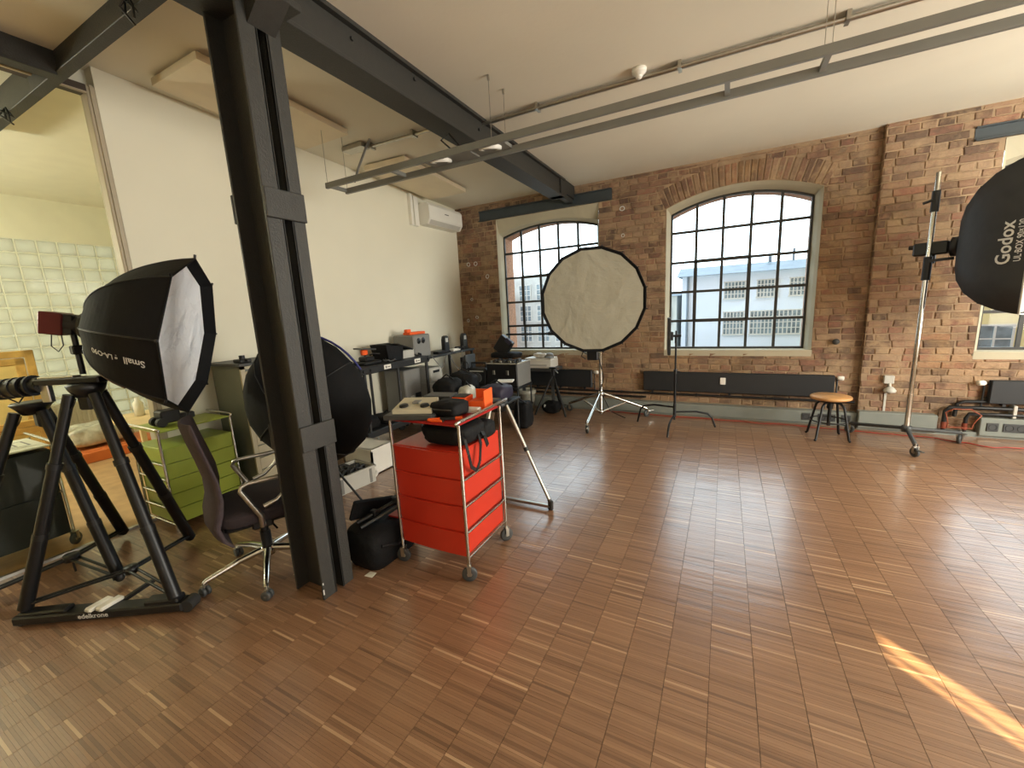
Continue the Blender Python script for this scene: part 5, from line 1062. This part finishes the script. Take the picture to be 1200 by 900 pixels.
for lb, pts in (('thin grey cable hanging in a short loop from the side table beside the charger', [(-3.47, 4.34, .985), (-3.465, 4.40, .92), (-3.465, 4.52, .80), (-3.465, 4.60, .84), (-3.465, 4.64, .95), (-3.46, 4.70, .985)]), ('thin grey cable hanging in a deep loop from the far side table edge', [(-3.47, 4.74, .985), (-3.465, 4.80, .85), (-3.465, 4.94, .72), (-3.465, 5.03, .80), (-3.465, 5.05, .985)])):
    o = obj('hanging_cable', off(pts[0]).tube(pts, .005, 5), M_mgrey); o.location = pts[0]; tag(o, lb, 'cable')
# under the table
L0 = (-3.75, 4.05, 0); 
t = thing('speaker_cabinet', 'tall grey speaker box under the production cart and side table', 'speaker', (-3.72, 4.02, .30)); obj('case', MB().box(-.17, .17, -.16, .16, 0, .56, .012), M_mgrey, t); obj('type_plate', MB().box(.17, .174, -.08, .0, .12, .22), M_lgrey, t); obj('connector', MB().box(.17, .176, .02, .12, .08, .24), M_black, t)
for s_, (y0, y1, n_, lb) in enumerate(((4.34, 4.62, 4, 'light grey'), (4.66, 4.90, 3, 'pale blue'))):
    for k in range(n_):
        z0 = k*.205; t = thing('drawer_box', (('lowest', 'second', 'third', 'topmost') if n_ == 4 else ('lowest', 'second', 'topmost'))[k]+' '+lb+' equipment drawer box of the stack under the side table', 'box', (-3.72, (y0+y1)/2, z0), group=lb+' drawer boxes under the side table')
        h = (y1-y0)/2; obj('case', MB().box(-.2, .18, -h, h, 0, .20, .006), M_lgrey if s_ == 0 else M_white, t); obj('front', MB().box(.18, .19, -h+.01, h-.01, .01, .19, .004), M_lgrey if s_ == 0 else M_white, t); obj('grip', MB().box(.19, .196, -h*.5, h*.5, .13, .165, .002), M_black, t)
# ---- equipment trolley at the brick corner
L0 = (-3.05, 5.22, 0); t = thing('equipment_trolley', 'black metal trolley loaded with camera gear in the brick corner', 'trolley', L0)
for z in (.14, .44): obj('shelf', off(L0).box(-3.46, -2.52, 4.98, 5.46, z, z+.025, .004), M_cart, t)
for x in (-3.44, -2.54):
    for y in (5.0, 5.44): obj('post', off(L0).cyl((x, y, .05), (x, y, .50), .012), M_cart, t); obj('wheel', off(L0).cyl((x-.012, y, .035), (x+.012, y, .035), .035, n=16), M_rubber, t)
t = thing('flight_case', 'black flight case with silver side and bright edges on the gear trolley', 'case', (-2.73, 5.22, .465)); obj('shell', MB().box(-.30, .19, -.22, .22, 0, .34, .008), M_black, t); obj('silver_side', MB().box(.19, .20, -.21, .21, .01, .33, .003), M_mgrey, t)
obj('edge_trim', MB().box(-.30, .202, -.224, -.21, .33, .344).box(.19, .204, -.224, .22, .33, .346), M_alu, t)
for x in (-.18, .04): obj('latch', MB().box(x-.02, x+.02, -.23, -.22, .18, .24, .002), M_steelbr, t)
t = thing('cinema_camera', 'black boxy camera body with round side dial on the gear trolley', 'camera', (-3.22, 5.10, .465)); obj('camera_body', MB().box(-.16, .16, -.08, .12, 0, .26, .02), M_black, t); obj('side_dial', MB().cyl((.02, -.08, .12), (.02, -.10, .12), .07, n=24), M_dgrey, t); obj('top_handle', MB().tube([(-.12, 0, .26), (-.12, 0, .33), (.12, 0, .33), (.12, 0, .26)], .012, 8), M_black, t); obj('button_row', MB().box(-.12, .12, -.082, -.079, .21, .225), M_lgrey, t)
t = thing('tower_case', 'tall thin black box at the left end of the gear trolley', 'case', (-3.465, 5.12, .465)); obj('tower', MB().box(-.03, .03, -.10, .16, 0, .42, .008), M_black, t); obj('side_vent', MB().box(-.02, .02, -.104, -.10, .05, .35, .002), M_dgrey, t)
t = thing('tower_case', 'dark grey upright box with coiled cable beside the thin black box on the trolley', 'case', (-3.405, 5.12, .465)); obj('tower', MB().box(-.025, .02, -.10, .16, 0, .45, .008), M_dgrey, t); obj('coiled_cable', MB().torus((.01, -.11, .30), .06, .008, (0.2, 1, 0)), M_cable, t)
for k in range(9):
    t = thing('camera_fitting', ('leftmost', 'second', 'third', 'fourth', 'middle', 'sixth', 'seventh', 'eighth', 'rightmost')[k]+' small camera fitting from the left in the row on the flight case', 'camera gear', (-3.0+k*.05, 5.06+.03*(k % 3), .8055), group='small camera fittings on the flight case')
    obj('fitting_body', MB().box(0, .04, 0, .09, 0, .03+.012*(k % 3), .005), M_dgrey if k % 3 else M_steelbr, t); obj('fitting_screw', MB().cyl((.02, -.008, .015), (.02, .0, .015), .009, n=8), M_steelbr, t)
o = obj('padded_bag', MB().blob((0, 0, .045), (.46, .26, .085), .5, 24, 10, .03), M_bag); o.location = (-2.82, 5.24, .855); tag(o, 'flat padded black bag lying across the flight case', 'bag')
t = thing('folded_laptop_stand', 'black tilted monitor hood standing on the padded bag before the window', 'monitor', (-2.84, 5.26, .935)); obj('hood', MB().obox((-.10, 0, .0), (.05, 0, .20), .22, .10, (0, 1, 0), .01), M_black, t); obj('hood_liner', MB().obox((.06, -.05, .14), (.10, -.05, .19), .10, .05, (0, 1, 0), .006), M_purple, t)
# ---- low gear table between the red cart and trolley
L0 = (-2.75, 4.1, 0); t = thing('gear_table', 'low black folding table covered with bags behind the red cart', 'table', L0)
obj('tabletop', off(L0).box(-3.30, -2.25, 3.75, 4.50, .44, .465, .004), M_cart, t)
for x, y in ((-3.27, 3.78), (-2.28, 3.78), (-3.27, 4.47), (-2.28, 4.47)): obj('leg', off(L0).cyl((x, y, 0), (x, y, .45), .014), M_cart, t)
for nm, lb, c_, s_, mt in (('backpack', 'rounded black backpack on the gear table behind the red cart', (-2.98, 3.98), (.34, .30, .30), M_bag), ('gear_bag', 'clear plastic bag of parts on the gear table', (-2.70, 3.98), (.18, .22, .22), M_clear), ('gear_bag', 'dark violet soft bag at the back of the gear table', (-2.45, 4.25), (.36, .36, .20), M_purple), ('gear_bag', 'black soft pouch at the rear left of the gear table', (-2.98, 4.32), (.40, .26, .32), M_bag)):
    o = obj(nm, MB().blob((0, 0, s_[2]/2), s_, .6, 22, 12, .035), mt); o.location = (c_[0], c_[1], .465); tag(o, lb, 'bag'); obj('strap', MB().tube([(-s_[0]*.3, 0, s_[2]*.93), (0, -.01, s_[2]+.05), (s_[0]*.3, 0, s_[2]*.93)], .009, 6), M_black, o)
t = thing('zoom_lens', 'black lens with silver barrel and red ring at the edge of the gear table', 'lens', (-2.33, 3.92, .465+.055)); obj('barrel', MB().cyl((-.10, -.02, 0), (.02, 0, 0), .05, n=20), M_black, t); obj('silver_barrel', MB().cyl((.02, 0, 0), (.10, .015, 0), .052, n=20), M_steelbr, t); obj('red_ring', MB().cyl((-.106, -.021, 0), (-.10, -.02, 0), .046, n=20), M_redtop, t)
o = obj('white_notebook', MB().box(-.10, .10, -.07, .07, 0, .02, .003).box(-.101, -.09, -.071, .071, -.001, .021), M_white); o.location = (-2.40, 4.40, .667); o.rotation_euler = (0, 0, .3); tag(o, 'white booklet lying on the violet bag', 'booklet')
o = obj('duffel_bag', MB().blob((0, 0, .19), (.22, .24, .36), .5, 22, 12, .04), M_bag); o.location = (-2.30, 4.66, 0); tag(o, 'upright black duffel bag on the floor beside the gear table', 'bag'); obj('strap', MB().tube([(-.1, -.1, .36), (0, -.13, .43), (.1, -.1, .36)], .01, 6), M_black, o)
# ---- wire bin, rucksack and small tripod below the left window
t = thing('waste_bin', 'pale waste bin lined with a clear bag below the left window', 'bin', (-2.71, 5.66, 0)); obj('bin_wall', MB().lathe([(.0, .0), (.11, .0), (.13, .30), (.135, .305), (.125, .30), (.105, .01), (0, .01)], 22), M_clear, t); obj('liner', MB().lathe([(.14, .25), (.142, .30), (.13, .31), (.122, .29), (.10, .2)], 22), M_clear, t)
t = thing('printer', 'white desktop printer on the sill board above the left radiator', 'printer', (-2.48, 5.72, .655)); obj('body', MB().box(-.22, .22, -.14, .16, 0, .13, .012), M_white, t); obj('lid', MB().box(-.215, .215, -.13, .15, .13, .15, .006), M_white, t); obj('paper_slot', MB().box(-.15, .15, -.143, -.138, .03, .06), M_lgrey, t)
o = obj('sill_board', off((-2.48, 5.72, .61)).box(-2.76, -2.20, 5.56, 5.90, .61, .655, .004).box(-2.74, -2.70, 5.56, 5.60, 0, .61).box(-2.26, -2.22, 5.56, 5.60, 0, .61), M_dgrey); o.location = (-2.48, 5.72, .61); tag(o, 'narrow grey board on legs carrying the printer', 'shelf')
o = obj('crumpled_cloth', MB().blob((0, 0, .035), (.2, .13, .07), .8, 18, 10, .15), M_white); o.location = (-2.46, 5.68, .805); tag(o, 'crumpled white cloth on top of the printer', 'cloth')
t = thing('baseball_cap', 'small grey cap lying on the printer beside the cloth', 'cap', (-2.33, 5.70, .805)); obj('crown', MB().sphere((0, 0, .02), .07, 16, 1, 1, .8), M_mgrey, t); obj('brim', MB().blob((.02, -.07, .012), (.12, .10, .015), .8), M_mgrey, t)
AP3 = Vector((-2.19, 5.48, .60)); L0 = (AP3.x, AP3.y, 0); t = thing('small_tripod', 'small black camera tripod below the left window', 'tripod', L0)
for f in ((-2.42, 5.30, .01), (-1.96, 5.32, .01), (-2.18, 5.72, .01)): leg(t, AP3, Vector(f), .015, L0)
obj('ball_head', off(L0).cyl(AP3+Vector((0, 0, -.04)), AP3+Vector((0, 0, .04)), .026).sphere(AP3+Vector((0, 0, .05)), .03).cb(AP3+Vector((0, 0, .085)), (.11, .06, .02), .004), M_blackm, t); obj('pan_handle', off(L0).cyl(AP3+Vector((.02, 0, .05)), AP3+Vector((.09, -.05, .02)), .008), M_steelbr, t)
o = obj('rucksack', MB().blob((0, 0, .09), (.26, .2, .18), .7, 20, 12, .05), M_bag); o.location = (-2.24, 5.50, 0); tag(o, 'small black rucksack lying under the small tripod', 'bag'); obj('buckle', MB().box(-.09, -.06, -.09, -.06, .10, .14, .004), M_lgrey, o)
# ---- tripod behind the red cart
A4 = Vector((-1.60, 2.78, .80)); L0 = (A4.x, A4.y, 0); t = thing('camera_tripod', 'grey legged tripod with floor spreader standing behind the red cart', 'tripod', L0)
feet4 = [Vector((-1.145, 2.72, .06)), Vector((-1.72, 2.46, .06)), Vector((-1.95, 3.05, .06))]
tops = [A4+Vector((.08, -.005, .0)), A4+Vector((-.03, -.06, 0)), A4+Vector((-.06, .05, 0))]
for a, f in zip(tops, feet4): leg(t, a, f, .017, L0, M_steelbr, ((0, .5, 1.0), (.45, 1, .75)))
h4 = Vector((-1.60, 2.72, .03))
for f in feet4: obj('spreader_arm', off(L0).obox(h4, Vector((f.x, f.y, .03)), .03, .022, bev=.004), M_steelbr, t); obj('rubber_shoe', off(L0).cb((f.x, f.y, .04), (.04, .03, .08), .008), M_rubber, t)
obj('spreader_hub', off(L0).cyl(h4+Vector((0, 0, -.02)), h4+Vector((0, 0, .03)), .05), M_black, t); obj('bowl', off(L0).lathe([(0, -.06), (.06, -.05), (.08, .0), (.08, .03), (0, .03)], 18, A4), M_black, t)

# ============================================================ things on and around the red cart
zt_ = .946
t = thing('field_recorder', 'beige control unit with two dark dials on the red cart', 'recorder', (-1.64, 1.86, zt_+.03), .35)
obj('case', MB()._add([(-.12, -.08, .0), (.12, -.08, .0), (.12, .10, .0), (-.12, .10, 0), (-.12, -.08, .025), (.12, -.08, .025), (.11, .10, .06), (-.11, .10, .06)], [(3, 2, 1, 0), (0, 1, 5, 4), (1, 2, 6, 5), (2, 3, 7, 6), (3, 0, 4, 7), (4, 5, 6, 7)]), pm('beige_plastic', C(206, 198, 172), .5, var=.05), t)
for x in (-.065, .065): obj('dial', MB().lathe([(0, .012), (.026, .012), (.028, 0)], 18, (x, -.03, .033), (0, -.19, 1)), M_black, t)
obj('key_pad', MB().box(-.02, .02, -.01, .05, .045, .055), M_mgrey, t)
o = obj('book', MB().box(-.16, .14, -.12, .12, 0, .03, .004).box(-.155, .145, -.115, .115, .006, .024), M_dgrey); o.location = (-1.64, 1.86, zt_); o.rotation_euler = (0, 0, .3); tag(o, 'dark flat case lying under the beige control unit', 'case')
t = thing('card_reader', 'black flat drive stacked behind the beige control unit', 'drive', (-1.62, 2.08, zt_), .2); obj('case', MB().box(-.10, .10, -.07, .07, 0, .08, .006), M_black, t); obj('lid', MB().box(-.095, .095, -.065, .065, .08, .087, .003), M_dgrey, t)
o = obj('tablet', MB().box(-.06, .06, -.14, .14, 0, .015, .004).box(-.05, .05, -.12, .12, .014, .0165), M_dgrey); o.location = (-1.735, 1.94, zt_); o.rotation_euler = (0, 0, .1); tag(o, 'grey slate at the left edge of the red cart tray', 'tablet')
o = obj('soft_pouch', MB().blob((0, 0, .045), (.20, .18, .09), .5, 20, 10, .03), M_bag); o.location = (-1.44, 1.93, zt_); tag(o, 'soft black pouch in the middle of the red cart tray', 'pouch'); obj('zip', MB().box(-.07, .07, -.093, -.088, .05, .056), M_dgrey, o)
t = thing('open_box', 'orange open cardboard box with dividers on the red cart', 'box', (-1.40, 2.13, zt_), .15)
obj('left_tray', MB().box(-.13, -.03, -.06, .06, 0, .075, .003), M_orange, t); obj('right_tray', MB().box(-.01, .09, -.06, .06, 0, .055, .003), M_orange, t); obj('side_flap', MB().box(.09, .10, -.06, .075, 0, .12, .002), M_orange, t); obj('back_flap', MB().box(-.01, .09, .06, .07, 0, .11, .002), M_orange, t); obj('dark_insert', MB().box(-.12, -.04, -.05, .05, .075, .079), M_black, t)
o = obj('small_white_box', MB().box(-.05, .05, -.025, .025, 0, .03, .003).box(-.045, .045, -.0255, -.025, .005, .025), M_white); o.location = (-1.345, 2.02, zt_); o.rotation_euler = (0, 0, .15); tag(o, 'small white box in front of the orange box', 'box')
t = thing('marker_pen', 'orange and black marker pen lying at the front of the red cart', 'pen', (-1.40, 1.82, zt_+.008), .55); obj('pen_body', MB().box(-.10, .10, -.012, .012, -.008, .008, .004), M_orange, t); obj('pen_grip', MB().box(-.03, .06, -.014, .014, -.008, .010, .003), M_black, t)
t = thing('spring_clip', 'short orange clip lying beside the marker on the red cart', 'clip', (-1.43, 1.775, zt_+.006), .2); obj('clip_body', MB().box(-.04, .04, -.012, .012, -.006, .006, .003), M_orange, t); obj('clip_jaw', MB().box(.03, .05, -.008, .008, -.004, .008, .002), M_black, t)
# black sling bag under the tray
t = thing('sling_bag', 'black sling bag with hanging strap on the red drawers under the tray', 'bag', (-1.42, 1.93, .788))
obj('bag_body', MB().blob((0, .0, .065), (.34, .28, .13), .55, 24, 12, .04), M_bag, t); obj('side_pocket', MB().blob((.13, .12, .055), (.12, .14, .11), .6, 16, 10, .03), M_bag, t)
st = MB(); pts = [(.10, -.10, .10), (.16, -.13, .06), (.185, -.14, -.02), (.185, -.12, -.10), (.185, -.07, -.14), (.185, -.03, -.10), (.18, .0, -.0), (.15, .02, .08)]
for a, b in zip(pts[:-1], pts[1:]): st.obox(a, b, .004, .022, (0, 1, 0))
obj('strap', st, M_black, t); st = MB()
for a, b in zip([(.14, .05, .10), (.19, .03, .04), (.19, .06, -.03)][:-1], [(.14, .05, .10), (.19, .03, .04), (.19, .06, -.03)][1:]): st.obox(a, b, .004, .03, (0, 1, 0))
obj('strap', st, M_black, t)
# bag of gear on the floor left of the red cart
L0 = (-1.96, 1.78, 0); t = thing('camera_bag', 'open black camera bag on the floor between column and red cart', 'bag', L0)
m = MB(); vs = []
for z, hx, hy in ((0, .13, .19), (.06, .145, .215), (.15, .145, .215), (.235, .135, .20)):
    for k in range(24):
        a = 2*PI*k/24; sg = lambda v: math.copysign(abs(v)**.45, v); vs.append((hx*sg(math.cos(a))*(1+random.uniform(-.02, .02)), hy*sg(math.sin(a))*(1+random.uniform(-.02, .02)), z))
m._add(vs, [(i*24+k, i*24+(k+1) % 24, (i+1)*24+(k+1) % 24, (i+1)*24+k) for i in range(3) for k in range(24)]+[tuple(range(24))[::-1], tuple(range(72, 96))], True); obj('bag_body', m, M_bag, t)
obj('flap', MB().obox((-.12, .02, .22), (-.10, .06, .34), .36, .03, (1, 0, 0), .01), M_bag, t); obj('red_lining', MB().box(.02, .10, .05, .15, .236, .246), M_redtop, t)
obj('support_rod', MB().cyl((-.06, -.14, .27), (.11, .18, .36), .014), M_black, t); obj('support_rod', MB().cyl((-.02, -.15, .25), (.12, .14, .33), .010), M_dgrey, t); obj('rod_clamp', MB().cb((-.01, -.04, .295), (.05, .04, .05), .006).cb((.06, .09, .34), (.05, .04, .06), .006), M_black, t); obj('carry_strap', MB().tube([(.14, -.15, .16), (.152, -.02, .11), (.14, .12, .18)], .012, 6), M_black, t)
o = obj('paper_scrap', MB()._add([(-.03, -.02, .002), (.03, -.015, .004), (.035, .02, .015), (-.02, .02, .008), (-.03, -.02, .0), (.03, -.015, .002), (.035, .02, .013), (-.02, .02, .006)], [(0, 1, 2, 3), (7, 6, 5, 4), (0, 4, 5, 1), (1, 5, 6, 2), (2, 6, 7, 3), (3, 7, 4, 0)]), M_paper); o.location = (-1.86, 1.555, 0); tag(o, 'crumpled white paper scrap on the floor by the camera bag', 'paper')
# grey crate of cables
L0 = (-3.09, 2.46, 0); t = thing('plastic_crate', 'light grey open plastic crate full of black cables behind the column', 'crate', L0, math.radians(-7))
w_, d_, h_ = .30, .40, .165
m = MB().box(-w_/2, w_/2, -d_/2, d_/2, 0, .01)
for s in (-1, 1): m.box(s*w_/2-.006, s*w_/2+.006, -d_/2, d_/2, 0, h_); m.box(-w_/2, w_/2, s*d_/2-.006, s*d_/2+.006, 0, h_)
obj('tub', m, M_lgrey, t); r = MB()
for s in (-1, 1): r.box(s*w_/2-.012, s*w_/2+.014, -d_/2-.014, d_/2+.014, h_-.02, h_, .003); r.box(-w_/2-.014, w_/2+.014, s*d_/2-.012, s*d_/2+.014, h_-.02, h_, .003)
obj('rim', r, M_lgrey, t)
for y in (-.15, .15): obj('rib', MB().box(w_/2+.006, w_/2+.012, y-.012, y+.012, .01, h_-.02), M_mgrey, t); 
o = obj('cable_pile', MB().tube([(.11*math.cos(a*1.37)*(.5+.5*math.sin(a*.31)), .16*math.sin(a)*(.6+.4*math.cos(a*.23)), .10+.055*math.sin(a*2.3)+.02) for a in np.linspace(0, 30*PI, 260)], .012, 5), M_cable); o.location = L0; o.rotation_euler = (0, 0, math.radians(-7)); tag(o, 'pile of black cables inside the light grey crate', 'cable')
o = obj('plastic_crate', off((-3.25, 2.9, 0)).box(-3.42, -3.02, 2.72, 3.0, 0, .012).box(-3.42, -3.40, 2.72, 3.0, 0, .27).box(-3.04, -3.02, 2.72, 3.0, 0, .27).box(-3.42, -3.02, 2.72, 2.735, 0, .27).box(-3.42, -3.02, 2.985, 3.0, 0, .27).box(-3.43, -3.01, 2.71, 3.01, .25, .27), M_white); o.location = (-3.25, 2.9, 0); tag(o, 'taller white box behind the grey crate', 'crate')
o = obj('tape_roll', MB().lathe([(.03, -.02), (.055, -.02), (.055, .02), (.03, .02), (.03, -.02)], 22, (0, 0, .055), (1, -.5, 0)), M_white); o.location = (-3.0, 2.685, 0.0); tag(o, 'white roll of tape standing on the floor behind the crate', 'tape')
bpy.context.view_layer.update()
